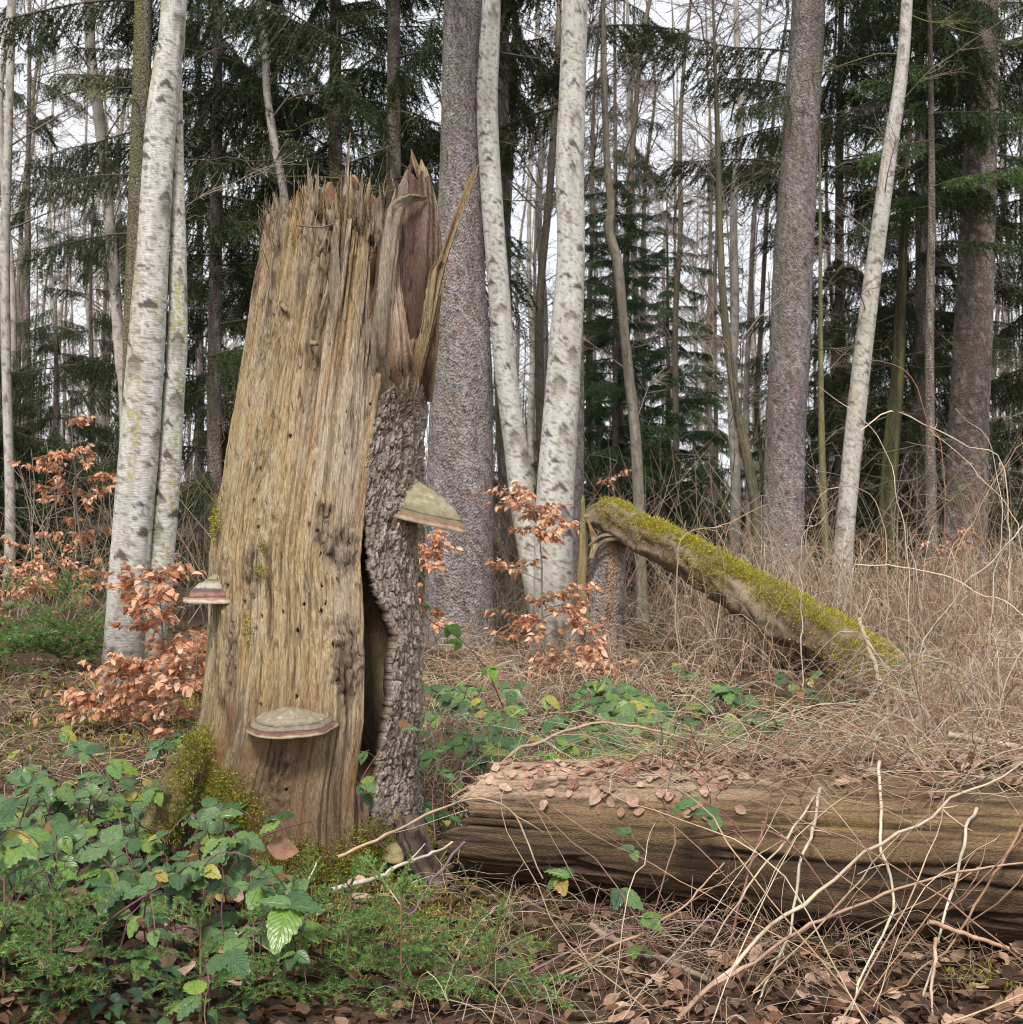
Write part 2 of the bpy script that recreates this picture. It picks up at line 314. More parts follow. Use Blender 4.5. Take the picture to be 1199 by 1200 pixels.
def build_stump():
    th = np.concatenate([np.linspace(-105, 105, 400), np.linspace(105, 255, 70)[1:-1]])*pi/180
    nz = 520
    T = th[:, None]+np.zeros((1, nz))
    # rim height by angle
    rim = [(315, 255), (322, 248), (332, 252), (340, 238), (352, 246), (360, 236), (372, 228), (384, 244), (396, 256), (402, 262), (412, 250), (424, 244), (436, 240), (443, 250), (450, 300), (457, 372), (466, 405), (482, 412), (500, 398), (511, 385)]
    tr = [np.arcsin(np.clip((p-414)/100, -1, 1)) for p, _ in rim]; zr = [ZF(y) for _, y in rim]
    tr = [-1.75]+tr+[2.0, 2.4, 2.8, 3.3, 3.7, 4.1, 4.45]; zr = [2.55]+zr+[2.25, 2.45, 2.8, 2.93, 2.85, 2.66, 2.55]
    H = np.interp(th, tr, zr)
    jag = .045*np.round(2.2*vn(th*9, 0*th, 0*th, 9))/2.2+vn(th*14, 0*th, 0*th, 4)*.03+vn(th*38, 0*th, 0*th, 5)*.022+np.abs(vn(th*80, 0*th, 0*th, 6))*.04+vn(th*170, 0*th, 0*th, 7)*.018
    H = H+jag*np.where(np.abs(th) < 2, .9, 1.2)
    v = np.linspace(0, 1, nz)[None, :]
    Z = -.12+v*(H[:, None]+.12)
    S, C_ = np.sin(T)*.42, np.cos(T)*.42
    up = sst(1.75, 2.5, Z+.25*vn(S*9, C_*9, Z*0, 61))
    dr = .020*fbm(S*9, C_*9, Z*.9, 11, 3)+.009*fbm(S*34, C_*34, Z*2.2, 12, 4)+.0045*fbm(S*110, C_*110, Z*16, 13, 3)
    st = vn(S*26+.3*vn(S*4, C_*4, Z*3, 71), C_*26, Z*.55, 14); q = np.floor(st*3.2)/3.2
    dr += up*(.050*q-.015)
    crack = np.exp(-(np.abs(vn(S*17, C_*17, Z*.7, 15))/.045)**2)*sst(-.15, .35, vn(S*5, C_*5, Z*1.6, 16))
    dr -= crack*(.010+.085*up)
    fine = np.exp(-(np.abs(vn(S*42, C_*42, Z*1.1, 17))/.07)**2)*sst(-.1, .4, vn(S*8, C_*8, Z*1.9, 18))
    dr -= fine*(.004+.016*up)
    # knobbly bark remnants left on the wood
    knob = np.zeros_like(Z)
    for px, py, wx, wz in [(300, 668, .045, .12), (410, 640, .075, .13), (412, 770, .07, .2), (330, 905, .07, .17), (385, 610, .04, .1), (275, 760, .03, .2)]:
        t0 = th_of(px, py); z0 = ZF(py); knob = np.maximum(knob, np.exp(-(((T-t0)*.4/wx)**2+((Z-z0)/wz)**2)))
    kn = sst(.3, .75, knob+.35*fbm(S*22, C_*22, Z*16, 19, 4))
    kr = fbm(S*38+.4*fbm(S*20, C_*20, Z*20, 62, 2), C_*38, Z*24, 63, 4); kc = np.exp(-(np.abs(vn(S*45, C_*45, Z*22, 64))/.12)**2)
    dr += kn*(.006+.018*kr-.010*kc)
    fib = np.exp(-(np.abs(vn(S*75, C_*75, Z*4.5, 65))/.10)**2)*sst(-.3, .3, vn(S*12, C_*12, Z*2.6, 66))
    dr -= .0035*fib
    crum = sst(.05, .4, fbm(S*9+5, C_*9, Z*4, 68, 3)); cn_ = fbm(S*75, C_*75, Z*48, 69, 3); dr += crum*.009*cn_          # crumbling rot
    # the hollow beside the bark slab
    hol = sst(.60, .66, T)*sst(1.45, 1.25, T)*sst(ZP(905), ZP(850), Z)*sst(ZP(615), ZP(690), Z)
    dr -= .35*hol
    # beetle holes
    rs = np.random.default_rng(5); hole = np.zeros_like(Z)
    for _ in range(42):
        t0, z0 = rs.uniform(-1.2, .55), rs.uniform(.35, 2.3) if rs.random() < .75 else rs.uniform(.9, 1.5)
        rr = rs.uniform(.0032, .0058); hole = np.maximum(hole, np.exp(-(((T-t0)*.4)**2+((Z-z0)/1.4)**2)/rr**2))
    dr -= .03*sst(.3, .7, hole)
    # roots swelling out at the foot
    foot = sst(.55, -.05, Z); lobes = np.maximum(0, np.cos(T*2.5+1.0))**2
    dr += foot**1.6*(.10*lobes+.02)+.03*foot*fbm(S*7, C_*7, Z*5, 20, 3)
    under = sst(.58, .66, T)*sst(2.9, 2.8, T)*sst(ZP(455), ZP(490), Z)
    dr -= .035*under                                   # wood lies behind the bark slab
    P = s_point(T, Z, dr)
    # colour
    g1 = fbm(S*40, C_*40, Z*1.3, 31, 4); g2 = fbm(S*85, C_*85, Z*2.5, 32, 3); g3 = fbm(S*10, C_*10, Z*1.5, 33, 3); g4 = fbm(S*150, C_*150, Z*15, 34, 2)
    c = np.zeros(Z.shape+(3,)); c[:] = (.52, .37, .195)
    c = mixc(c, (.56, .42, .255), sst(-.15, .4, g1)*.8); c = mixc(c, (.27, .165, .08), sst(.1, .55, g2)*.65)
    c = mixc(c, (.30, .185, .09), sst(.1, .5, fbm(S*6+3, C_*6, Z*1.1, 38, 4))*.55)
    c = mixc(c, (.66, .53, .38), sst(.0, .45, g3+.45*np.exp(-((T-.12)/.28)**2)*np.exp(-((Z-1.9)/.42)**2))*.75)
    c = mixc(c, (.27, .21, .075), sst(.0, .6, g3*.5+.5*sst(.2, -1.1, T)+.3*g1)*.32)              # olive algae on the left flank
    c = mixc(c, (.55, .44, .36), np.exp(-((T-.40)/.13)**2)*sst(.7, 1.2, Z)*sst(2.3, 1.9, Z)*.7)
    c = mixc(c, (.36, .285, .215), up*sst(-.45, .3, g1)*.8)
    c = mixc(c, (.115, .075, .055), up*sst(.1, .45, vn(S*30, C_*30, Z*.9, 35))*.8)
    c = mixc(c, (.42, .29, .13), up*sst(.25, .5, vn(S*24, C_*24, Z*.8, 36))*.7)
    c = mixc(c, (.16, .095, .05), sst(.15, .5, g4)*.55); c = mixc(c, (.64, .53, .38), sst(.1, .5, fbm(S*170, C_*170, Z*18, 67, 2))*.45); c = mixc(c, (.10, .06, .03), fib*.7); c = mixc(c, (.20, .12, .06), crum*sst(.0, -.4, cn_)*.7); c = mixc(c, (.66, .54, .38), crum*sst(.1, .5, cn_)*.5); c = mixc(c, (.46, .25, .10), sst(.2, .5, fbm(S*14, C_*14+9, Z*2.2, 39, 3))*.5)
    c = mixc(c, (.25, .19, .14), kn*.6); c = mixc(c, (.10, .065, .045), kn*np.clip(kc+sst(.0, -.5, kr)*.6, 0, 1)); c = mixc(c, (.36, .29, .235), kn*sst(.15, .5, kr)*.7)
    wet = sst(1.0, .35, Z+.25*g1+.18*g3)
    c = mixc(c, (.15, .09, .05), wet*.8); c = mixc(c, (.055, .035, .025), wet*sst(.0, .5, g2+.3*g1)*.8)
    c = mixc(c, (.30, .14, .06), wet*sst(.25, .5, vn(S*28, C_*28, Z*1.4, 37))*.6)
    c = mixc(c, (.035, .02, .012), np.clip(crack*.8+hol+hole, 0, 1)*.85); c = mixc(c, (.10, .06, .03), fine*.55)  # hollow goes near-black: dark rot, plus its inner shade put into the colour
    pink = sst(.45, .8, T)*sst(2.0, 2.2, Z); c = mixc(c, (.48, .30, .19), pink*.7)
    nu = len(th)
    # inside of the broken top
    rows = [P]; cols = [c]
    for k, (f, dz) in enumerate([(.86, -.01), (.74, -.07), (.66, -.3), (.6, -.6), (.3, -.68), (.02, -.66)]):
        z = H[:, None]+dz if k < 3 else np.full((nu, 1), 2.05)+dz*.2
        cc, a = s_axis(H[:, None]); r = a*f+.02*vn(th[:, None]*16, z*3, 0*z, 41)
        rows.append(np.stack([cc+r*np.sin(th[:, None]), SD-r*.95*np.cos(th[:, None]), z], -1))
        cols.append(np.broadcast_to(np.array([.20, .10, .055])*(1+.5*vn(th[:, None]*40, z, 0*z, 42))[..., None], (nu, 1, 3)))
    P = np.concatenate(rows, 1); c = np.concatenate(cols, 1)
    global WOOD, LOGTRUNK
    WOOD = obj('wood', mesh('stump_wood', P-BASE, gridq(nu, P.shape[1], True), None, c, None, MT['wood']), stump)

    # ---- bark slab on the right flank
    by = [425, 470, 520, 600, 640, 690, 712, 740, 780, 830, 880, 930, 1000, 1090]
    bx = [462, 443, 436, 434, 437, 443, 452, 460, 459, 453, 445, 441, 439, 436]
    nu, nz = 160, 500
    u = np.linspace(0, 1, nu)[:, None]; v = np.linspace(0, 1, nz)[None, :]
    ztop = np.interp(u, [0, .12, .3, .5, 1], [ZP(485), ZP(470), ZP(446), ZP(432), ZP(430)])+.05*fbm(u*16, u*0, u*0, 44, 3)
    Z = -.10+v*(ztop+.10)
    py = 600+(CAMH-Z)/SS
    c0, a0 = s_axis(Z); tl = np.arcsin(np.clip(((np.interp(py, by, bx)-CX)/F*(SD-a0*.5)-c0)/a0, -.9, .95))+.04*fbm(Z*9, Z*0, Z*0, 45, 3)+.012*vn(Z*60, Z*0, Z*0, 46)
    T = tl+(2.85-tl)*u**1.25
    A = T*.42+.02*fbm(T*7, Z*5, 0*Z, 50, 3); B = Z+.02*fbm(T*6, Z*6, 0*Z, 51, 3)
    wx = .35*fbm(A*40, B*18, 0*A, 56, 3); wy = .5*fbm(A*35, B*16, 0*A, 57, 3)
    f1, f2, cid = worley(A*52+wx, B*17+wy, 7); e1 = sst(.0, .16, f2-f1)
    g1, g2, cid2 = worley(A*120+wx*2, B*42+wy*2, 9)
    n = fbm(A*90, B*32, 0*A, 52, 4); ridge = 1-np.abs(vn(A*34+wx, B*5, 0*A, 58))*2
    dr = -.014+e1*(.004+.014*cid)+.005*sst(.0, .2, g2-g1)*cid2+.006*n+.006*ridge+.012*fbm(A*10, B*3, 0*A, 53, 3)
    edge = np.exp(-u/.10); dr = dr+edge*.03*sst(ZP(900), ZP(800), Z)*sst(ZP(620), ZP(720), Z)-np.exp(-u/.02)*.012
    foot = sst(.45, -.05, Z); dr += foot**1.4*(.05+.05*fbm(A*9, B*4, 0*A, 54, 3))
    c = np.zeros(T.shape+(3,)); c[:] = (.40, .32, .255)
    c = mixc(c, (.55, .47, .40), sst(.3, .8, cid)*sst(.2, .7, cid2)*.9); c = mixc(c, (.15, .105, .08), sst(.45, .0, cid2)*.75)
    c = mixc(c, (.38, .32, .27), sst(.0, .4, n)*.6)
    c = mixc(c, (.06, .04, .03), sst(.10, .0, f2-f1)*.9); c = mixc(c, (.09, .06, .045), sst(.10, .0, g2-g1)*.6)
    c = mixc(c, (.22, .20, .08), sst(.1, .5, fbm(A*8, B*3, 0*A, 55, 3))*sst(.9, .3, Z)*.5)
    c = mixc(c, (.12, .085, .06), sst(.45, .0, Z)*.6)
    red = np.exp(-((T-1.0)/.4)**2)*sst(ZP(520), ZP(470), Z); c = mixc(c, (.14, .075, .05), red*.6)
    Po = s_point(T, Z, dr); Pi = s_point(T, Z, np.minimum(dr-.035, -.03))
    ci = np.zeros_like(c); ci[:] = (.10, .055, .03)
    # closed skin: outer, then inner back again
    P = np.concatenate([Po, Pi[::-1]], 0); c = np.concatenate([c, ci[::-1]], 0)
    Q = gridq(2*nu, nz, True)
    ia = np.arange(nu-1); top = np.stack([ia*nz+nz-1, (ia+1)*nz+nz-1, (2*nu-2-ia)*nz+nz-1, (2*nu-1-ia)*nz+nz-1], -1)
    obj('bark', mesh('stump_bark', P-BASE, np.vstack([Q, top]), None, c, None, MT['bark']), stump)
build_stump()

def shard(name, cl, wid, thick, seed, cols, mat, parent, base, facing=(0, -1, 0), nseg=90, curve=0.0, rag=.5, label=None, ns=26):
    """A splinter or stave: swept lens section with split grain and a ragged tip. cl (n,3) points, wid widths."""
    d = resample(np.column_stack([cl, wid]), nseg); Pc, w = d[:, :3], np.maximum(d[:, 3], .0015)
    t = nrm(np.gradient(Pc, axis=0)); f = np.asarray(facing, float); side = nrm(np.cross(t, f)); out = np.cross(side, t)
    a = np.linspace(0, 2*pi, ns, endpoint=False)
    sx, sy = np.sign(np.cos(a))*np.abs(np.cos(a))**.7, np.sign(np.sin(a))*np.abs(np.sin(a))**.5
    s = np.linspace(0, 1, nseg)
    X = sx[None]*w[:, None]/2; k = np.clip(w/np.max(w), .25, 1)
    nz = fbm(X*70+seed*9, sy[None]*2+seed, s[:, None]*4, seed, 3)
    Y = sy[None]*(thick/2)*k[:, None]*(1+.7*nz)+curve*(X**2)/np.maximum(np.max(w), .01)
    X = X*(1+.10*vn(s[:, None]*22, sy[None]*0, sy[None]*0, seed+3))
    along = np.zeros_like(X); tipm = sst(1-.22*rag, 1, s)[:, None]
    along = tipm*rag*np.max(w)*1.3*vn(X*60, sy[None]*1.5, 0*X, seed+5)
    P = Pc[:, None]+side[:, None]*X[..., None]+out[:, None]*Y[..., None]+t[:, None]*along[..., None]
    g = fbm(X*90, sy[None]*3+seed, s[:, None]*2.5, seed+8, 3)
    c = np.zeros(P.shape); c[:] = cols[0]; c = mixc(c, cols[1], sst(-.1, .4, g)); c = mixc(c, cols[2], sst(.15, .5, vn(X*150, sy[None], s[:, None]*3, seed+9)))
    V = P.reshape(-1, 3); ct = np.vstack([P[0].mean(0), P[-1].mean(0)])
    i = np.arange(ns); m = len(V)
    Q = gridq(nseg, ns); j = np.arange(nseg-1); Q = np.vstack([Q, np.stack([j*ns+ns-1, (j+1)*ns+ns-1, (j+1)*ns, j*ns], -1)])
    Tt = np.vstack([np.stack([i, (i+1) % ns, np.full(ns, m)], -1), np.stack([(nseg-1)*ns+(i+1) % ns, (nseg-1)*ns+i, np.full(ns, m+1)], -1)])
    o = obj(name, mesh(name, np.vstack([V, ct])-base, Q, Tt, np.vstack([c.reshape(-1, 3), c[0, :2].mean(0)[None], c[-1].mean(0)[None]]), None, mat), parent)
    if label: o['label'] = label
    return o
TAN = [(.33, .235, .13), (.44, .34, .20), (.15, .09, .045)]
GREY = [(.28, .22, .155), (.40, .325, .24), (.12, .08, .055)]
DARK = [(.145, .085, .062), (.25, .165, .125), (.065, .035, .026)]
MOSSY = [(.25, .205, .095), (.35, .275, .13), (.14, .10, .045)]
PINK = [(.36, .22, .135), (.54, .41, .32), (.17, .085, .05)]
def stump_shards():
    def cl(pts): return np.array([W(x, y, d) for x, y, d in pts])
    S = lambda nm, pts, wpx, th, sd, co, **k: shard(nm, cl(pts), np.array(wpx)*.00345, th, sd, co, MT['shard'], stump, BASE, **k)
    # dark grooved face of the torn right side
    S('shard', [(474, 500, 5.42), (478, 440, 5.26), (482, 390, 5.22), (488, 325, 5.23), (491, 262, 5.27), (489, 203, 5.34)], [46, 54, 54, 50, 44, 30], .05, 101, DARK, facing=(.5, -1, 0), curve=.5, nseg=130, ns=44, label='dark purplish brown grooved face of the torn side')
    S('shard', [(500, 470, 5.45), (505, 400, 5.38), (507, 330, 5.38), (504, 265, 5.4), (497, 220, 5.42), (491, 194, 5.43)], [14, 18, 22, 24, 20, 7], .05, 102, TAN, facing=(.2, -1, 0), nseg=90, rag=.9)
    S('stave', [(447, 500, 5.24), (446, 440, 5.10), (448, 380, 5.06), (452, 320, 5.07), (458, 270, 5.09), (464, 241, 5.12)], [16, 22, 25, 25, 22, 12], .045, 103, GREY, facing=(.25, -1, 0), curve=-.3, nseg=110, rag=.8)
    S('lip', [(456, 252, 5.11), (466, 241, 5.12), (480, 234, 5.18), (497, 232, 5.27)], [10, 16, 13, 5], .018, 104, GREY, facing=(.1, -.7, -.5), nseg=50, rag=.9)
    S('stave', [(464, 470, 5.24), (463, 430, 5.11), (462, 385, 5.08), (460, 345, 5.085), (460, 318, 5.09)], [14, 15, 14, 9, 3], .025, 105, PINK, facing=(.35, -1, 0))
    S('stave', [(480, 465, 5.30), (477, 425, 5.15), (472, 390, 5.12), (468, 350, 5.12), (467, 312, 5.13)], [18, 18, 15, 9, 2], .02, 106, PINK, facing=(.4, -1, 0))
    S('splinter', [(478, 490, 5.40), (486, 440, 5.24), (500, 385, 5.20), (513, 325, 5.2), (527, 280, 5.2), (543, 236, 5.2), (558, 198, 5.2)], [16, 16, 14, 12, 10, 9, 5], .035, 107, [(.32, .225, .115), (.42, .32, .185), (.11, .06, .03)], facing=(.3, -1, 0), nseg=130)
    S('splinter', [(490, 430, 5.30), (497, 390, 5.2), (503, 350, 5.18), (508, 318, 5.18), (517, 303, 5.17)], [8, 9, 11, 8, 2], .03, 108, TAN, facing=(.3, -1, 0))
    S('splinter', [(494, 435, 5.32), (501, 395, 5.23), (508, 362, 5.22), (514, 343, 5.21), (522, 328, 5.2)], [8, 9, 9, 6, 2], .03, 109, TAN, facing=(.3, -1, 0))
    S('splinter', [(466, 300, 5.30), (469, 262, 5.26), (472, 225, 5.26), (476, 205, 5.27)], [18, 17, 13, 4], .03, 110, GREY, facing=(.2, -1, 0))
    S('splinter', [(500, 300, 5.40), (503, 262, 5.36), (506, 235, 5.36), (507, 220, 5.36)], [10, 11, 8, 2], .03, 111, TAN, facing=(.2, -1, 0))
    # splinters round the broken rim
    R_ = np.random.default_rng(8)
    for i, (x, y, dx, hh, w, co) in enumerate([
        (322, 258, -3, 12, 14, TAN), (330, 262, -10, 36, 7, GREY), (338, 258, 3, 24, 12, TAN), (349, 262, -6, 26, 8, TAN), (361, 262, 2, 36, 12, GREY),
        (367, 252, -7, 66, 7, GREY), (370, 250, 3, 55, 6, GREY), (375, 252, 6, 40, 6, TAN), (383, 262, 4, 22, 9, TAN), (392, 300, 4, 54, 10, PINK),
        (402, 270, 8, 108, 7, GREY), (399, 262, 2, 52, 14, DARK), (409, 270, 6, 56, 14, GREY), (418, 272, 2, 52, 12, GREY), (426, 274, 7, 60, 12, TAN), (433, 274, 4, 48, 10, GREY),
        (440, 282, 2, 40, 9, GREY), (447, 288, -2, 38, 8, TAN), (412, 262, -1, 58, 8, TAN), (318, 268, 2, 26, 9, GREY), (344, 262, 3, 22, 8, GREY), (356, 258, -3, 34, 6, GREY), (388, 268, 2, 30, 8, GREY), (393, 372, -1, 108, 13, GREY), (378, 300, 2, 50, 8, GREY), (444, 290, 1, 56, 10, GREY), (421, 268, 4, 70, 6, GREY), (396, 262, -3, 40, 5, TAN)]):
        back = y in (270, 272, 274) or (y == 262 and co is DARK)
        t = np.arcsin(np.clip((x-414)/100, -.9, .9)); d = 5.40-.345*np.cos(t)*(-.1 if back else 1)-(.012 if y > 300 else 0)
        k = d/5.08 if back else 1
        x2 = CX+(x-CX); pts = [(x2, y+14, d+.07), (x2+dx*.1, y-2, d+.012), (x2+dx*.35, y-hh*.4, d-.002), (x2+dx*.7, y-hh*.75, d), (x2+dx, y-hh, d+R_.uniform(-.02, .02))]
        S('splinter', pts, [w*.6, w, w*1.0, w*.62, w*.12], .006+.0007*w, 120+i, co, facing=(np.sin(t)*.8, -1, 0), nseg=40, rag=.9, ns=14)
    # small peg, hanging strips and thin wire-like root on the face
    S('splinter', [(372, 300, 5.04), (377, 290, 5.02), (383, 272, 5.02)], [5, 4, 1], .01, 190, TAN, nseg=20, ns=10)
    S('splinter', [(371, 384, 5.045), (377, 360, 5.03), (382, 345, 5.03), (384, 330, 5.04)], [2, 4, 4, 1], .008, 191, GREY, nseg=24, ns=10)
    S('peg', [(328, 350, 5.12), (332, 358, 5.09), (336, 364, 5.07)], [4, 7, 4], .02, 192, TAN, nseg=14, ns=10)
    S('peg', [(363, 405, 5.06), (367, 402, 5.02), (373, 404, 5.01)], [3, 6, 3], .015, 193, TAN, nseg=14, ns=10)
    P = cl([(348, 264, 5.06), (365, 266, 5.04), (378, 266, 5.03), (392, 262, 5.05)])
    b = Buf(); V, Q = tubes(resample(P, 14)[None], np.full((1, 14), .0035), 5); b.add(V, Q, col=(.16, .10, .09)); obj('root_thread', b.mesh('root_thread', MT['cane'], BASE), stump)
    # loose bark flaps on the left edge
    S('bark_flap', [(279, 480, 5.36), (276, 496, 5.33), (270, 507, 5.32)], [8, 11, 4], .014, 194, [(.12, .05, .035), (.16, .07, .04), (.05, .02, .02)], facing=(-.8, -.6, 0), nseg=24, ns=12)
    S('root', [(232, 872, 5.02), (214, 905, 4.98), (200, 940, 4.95), (186, 975, 4.93)], [22, 34, 40, 40], .12, 195, [(.20, .15, .07), (.24, .20, .08), (.10, .07, .04)], facing=(-.3, -.8, .5), nseg=50, ns=22, rag=0)
    S('root', [(475, 960, 5.12), (486, 990, 5.08), (500, 1020, 5.02), (520, 1045, 4.98)], [30, 36, 34, 20], .12, 196, [(.11, .08, .06), (.20, .155, .115), (.05, .035, .028)], facing=(.2, -.8, .5), nseg=70, ns=30, rag=0)
stump_shards()

def slivers():
    # torn fibres on the rim and lifted hairs of wood on the face
    r = np.random.default_rng(12); n = 420; t = np.concatenate([r.uniform(-1.45, .6, 300), r.uniform(-1.2, .5, 120)]); z = np.concatenate([2.66+r.normal(0, .07, 300), r.uniform(.9, 2.6, 120)])
    P0 = s_point(t, z, np.concatenate([r.uniform(-.07, .012, 300), r.uniform(.0, .008, 120)])); out = np.stack([np.sin(t), -np.cos(t), 0*t], -1)
    L = np.concatenate([r.uniform(.03, .13, 300), r.uniform(.02, .07, 120)])[:, None]; d = nrm(np.array([0, 0, 1.])+out*r.uniform(-.1, .35, (n, 1))+r.normal(0, .22, (n, 3)))
    P = bezq(P0, P0+d*L*.5+r.normal(0, .006, (n, 3)), P0+d*L, 5); V, Q = tubes(P, np.linspace(1, .25, 5)[None]*r.uniform(.0010, .0030, (n, 1)), 4)
    pal = np.array([(.36, .27, .17), (.46, .36, .24), (.24, .155, .085), (.30, .24, .17)]); b = Buf(); b.add(V, Q, col=np.repeat(pal[r.integers(4, size=n)]*r.uniform(.7, 1.15, (n, 1)), 20, 0))
    obj('slivers', b.mesh('slivers', MT['shard'], BASE), WOOD, kind='stuff')
slivers()

def moss_tufts(P, N, n_blade, ln, seed, spread=.010, cols=((.30, .29, .055), (.44, .40, .085), (.17, .18, .035))):
    """Short moss shoots over surface points P with normals N."""
    r = np.random.default_rng(seed); M = len(P)
    p = np.repeat(P, n_blade, 0)+r.normal(0, spread, (M*n_blade, 3))*.8; n = np.repeat(N, n_blade, 0)
    d = nrm(n+r.normal(0, .55, p.shape)+np.array([0, 0, .35])); L = ln*r.uniform(.5, 1.4, len(p))[:, None]
    sd = nrm(np.cross(d, r.normal(0, 1, p.shape)))*(ln*.16)
    V = np.stack([p-sd, p+sd, p+d*L*.6+sd*.8+sd*0, p+d*L], 1)
    V[:, 2] = p+d*L*.55+sd*1.1; T = np.array([[0, 1, 2], [0, 2, 3]])
    k = r.random(len(p)); c = np.where((k < .5)[:, None], cols[0], np.where((k < .8)[:, None], cols[1], cols[2]))*r.uniform(.7, 1.3, (len(p), 1))
    return V.reshape(-1, 3), (T[None]+(np.arange(len(p))*4)[:, None, None]).reshape(-1, 3), np.repeat(c, 4, 0)
def stump_moss():
    r = np.random.default_rng(3); b = Buf()
    for px, py, wx, wy, n in [(262, 915, 30, 24, 420), (288, 938, 34, 24, 420), (240, 870, 14, 20, 160), (430, 985, 26, 30, 420), (250, 612, 5, 24, 70), (314, 640, 4, 10, 16), (313, 668, 5, 8, 20), (390, 1000, 50, 25, 350), (340, 985, 60, 22, 350), (298, 735, 3, 16, 16), (505, 1000, 10, 14, 60)]:
        xx = px+r.normal(0, wx*.5, n); yy = py+r.normal(0, wy*.5, n)
        z = ZF(yy); c, a = s_axis(z); s = np.clip(((xx-CX)/F*(SD-a*.7)-c)/a, -.995, .995); t = np.arcsin(s)
        ft = sst(.55, -.05, z); P = s_point(t, z, .015+ft**1.6*(.10*np.maximum(0, np.cos(t*2.5+1))**2+.02)); N = np.stack([np.sin(t), -np.cos(t), 0*t+.3], -1)
        V, T, C = moss_tufts(P, nrm(N), 9, .011, int(px)); b.add(V, None, T, C)
    # mossy root on the left
    for (x0, y0, d0), (x1, y1, d1), w, n in [((232, 860, 5.02), (190, 985, 4.92), 17, 620)]:
        f = r.random(n); A = W(x0, y0, d0); B = W(x1, y1, d1); P = A+(B-A)*f[:, None]+np.stack([r.normal(0, w*.0034*.6, n), np.full(n, -.055)+r.normal(0, .01, n), r.normal(0, .012, n)], -1)
        V, T, C = moss_tufts(P, np.broadcast_to(nrm(np.array([-.2, -.8, .55])), P.shape), 9, .011, 77); b.add(V, None, T, C)
    obj('moss', b.mesh('stump_moss', MT['moss'], BASE, False), WOOD, kind='stuff')
stump_moss()

# ================================================================== BRACKET FUNGI
def fungus(label, P, az, w, dp, h, rim, seed, pal, sag=0.0, flat=1.0, tilt=0.0):
    """Half-round bracket: zoned cap, rolled margin, pore face below. P on the trunk, az outward direction in plan."""
    t = thing('bracket_fungus', label, 'fungus', P, 'bracket fungi on the broken stump')
    nf, ns = 72, 46
    ph = np.linspace(-1.85, 1.85, nf)[:, None]; s = np.linspace(0, 1, ns)[None, :]
    wob = 1+.05*vn(ph*2.2, 0*ph, 0*ph, seed)+.03*vn(ph*5, 0*ph, 0*ph, seed+1)
    rx, ry = w/2*wob, dp*wob
    prof = (1-s**1.5)**flat
    ridg = .018*h*np.sin(s*34+1.5*vn(ph*2, s*3, 0*ph, seed+2))*sst(.15, .4, s)+.05*h*fbm(ph*2.5, s*4, 0*ph+seed, seed+3, 3)*(1-s**4)
    rad = s**.8
    bulge = .06*h*sst(.45, .6, s)*sst(.95, .7, s)
    z = rim+(h-rim)*prof+ridg+bulge-sag*s*s
    X = rad*rx*np.sin(ph); Y = rad*ry*np.cos(ph)-.03
    def place(X, Y, Z):                                # local: y outward
        Z = Z+tilt*Y
        return np.stack([X*cos(az)+Y*sin(az), X*sin(az)-Y*cos(az), Z], -1)
    # rolled rim
    k = np.linspace(0, pi*.80, 10)[None, 1:]
    Xr = (rx+rim*.30*np.sin(k))*np.sin(ph); Yr = (ry+rim*.30*np.sin(k))*np.cos(ph)-.03
    Zr = rim*.5+rim*.5*np.cos(k)-sag+ridg[:, -1:]
    cap = np.concatenate([place(X, Y, z), place(Xr, Yr, Zr)], 1)
    sv = np.concatenate([np.broadcast_to(s, (nf, ns)), np.broadcast_to(1+k/pi*.25, (nf, 9))], 1)
    n = .035*fbm(ph*6, sv*8, 0*sv, seed+5, 3); q = sv+n
    c = np.zeros(q.shape+(3,)); c[:] = pal[0][1]
    for (a, ca), (b_, cb) in zip(pal[:-1], pal[1:]):
        c = np.where((q >= a)[..., None], mixc(np.broadcast_to(np.array(ca), c.shape), cb, sst(a, b_, q)), c)
    f = fbm(ph*9, sv*14, 0*sv, seed+6, 4); c = c*(1+.35*f[..., None])
    c = mixc(c, (.52, .46, .34), sst(.3, .6, fbm(ph*4, sv*7, 0*sv, seed+8, 3))*(sv < .8)*.35)
    obj('cap', mesh('cap', cap, gridq(nf, cap.shape[1]), None, c, None, MT['fungus']), t)
    m = np.linspace(1, 0, 14)[None]
    Xu = m*(rx+rim*.15)*np.sin(ph); Yu = m*(ry+rim*.15)*np.cos(ph)-.03; Zu = rim*.07*m-sag*m*m+ridg[:, -1:]*m+rim*.10*(1-m)
    obj('pore_surface', mesh('pore_surface', place(Xu, Yu, Zu), gridq(nf, 14), None, np.broadcast_to(np.array([.62, .52, .34]), (nf*14, 3)), None, MT['pore']), t)
    return t
PALC = [(0, (0.191, 0.16, 0.104)), (.3, (0.215, 0.183, 0.122)), (.66, (0.232, 0.197, 0.131)), (.76, (0.174, 0.145, 0.0986)), (.785, (0.058, 0.0435, 0.0348)), (.81, (0.191, 0.157, 0.11)), (.90, (0.191, 0.154, 0.11)), (.935, (0.0812, 0.0435, 0.0406)), (.99, (0.116, 0.058, 0.0493)), (1.05, (0.151, 0.0812, 0.058)), (1.10, (0.232, 0.133, 0.0812)), (1.14, (0.595, 0.493, 0.365)), (1.25, (0.561, 0.357, 0.162))]
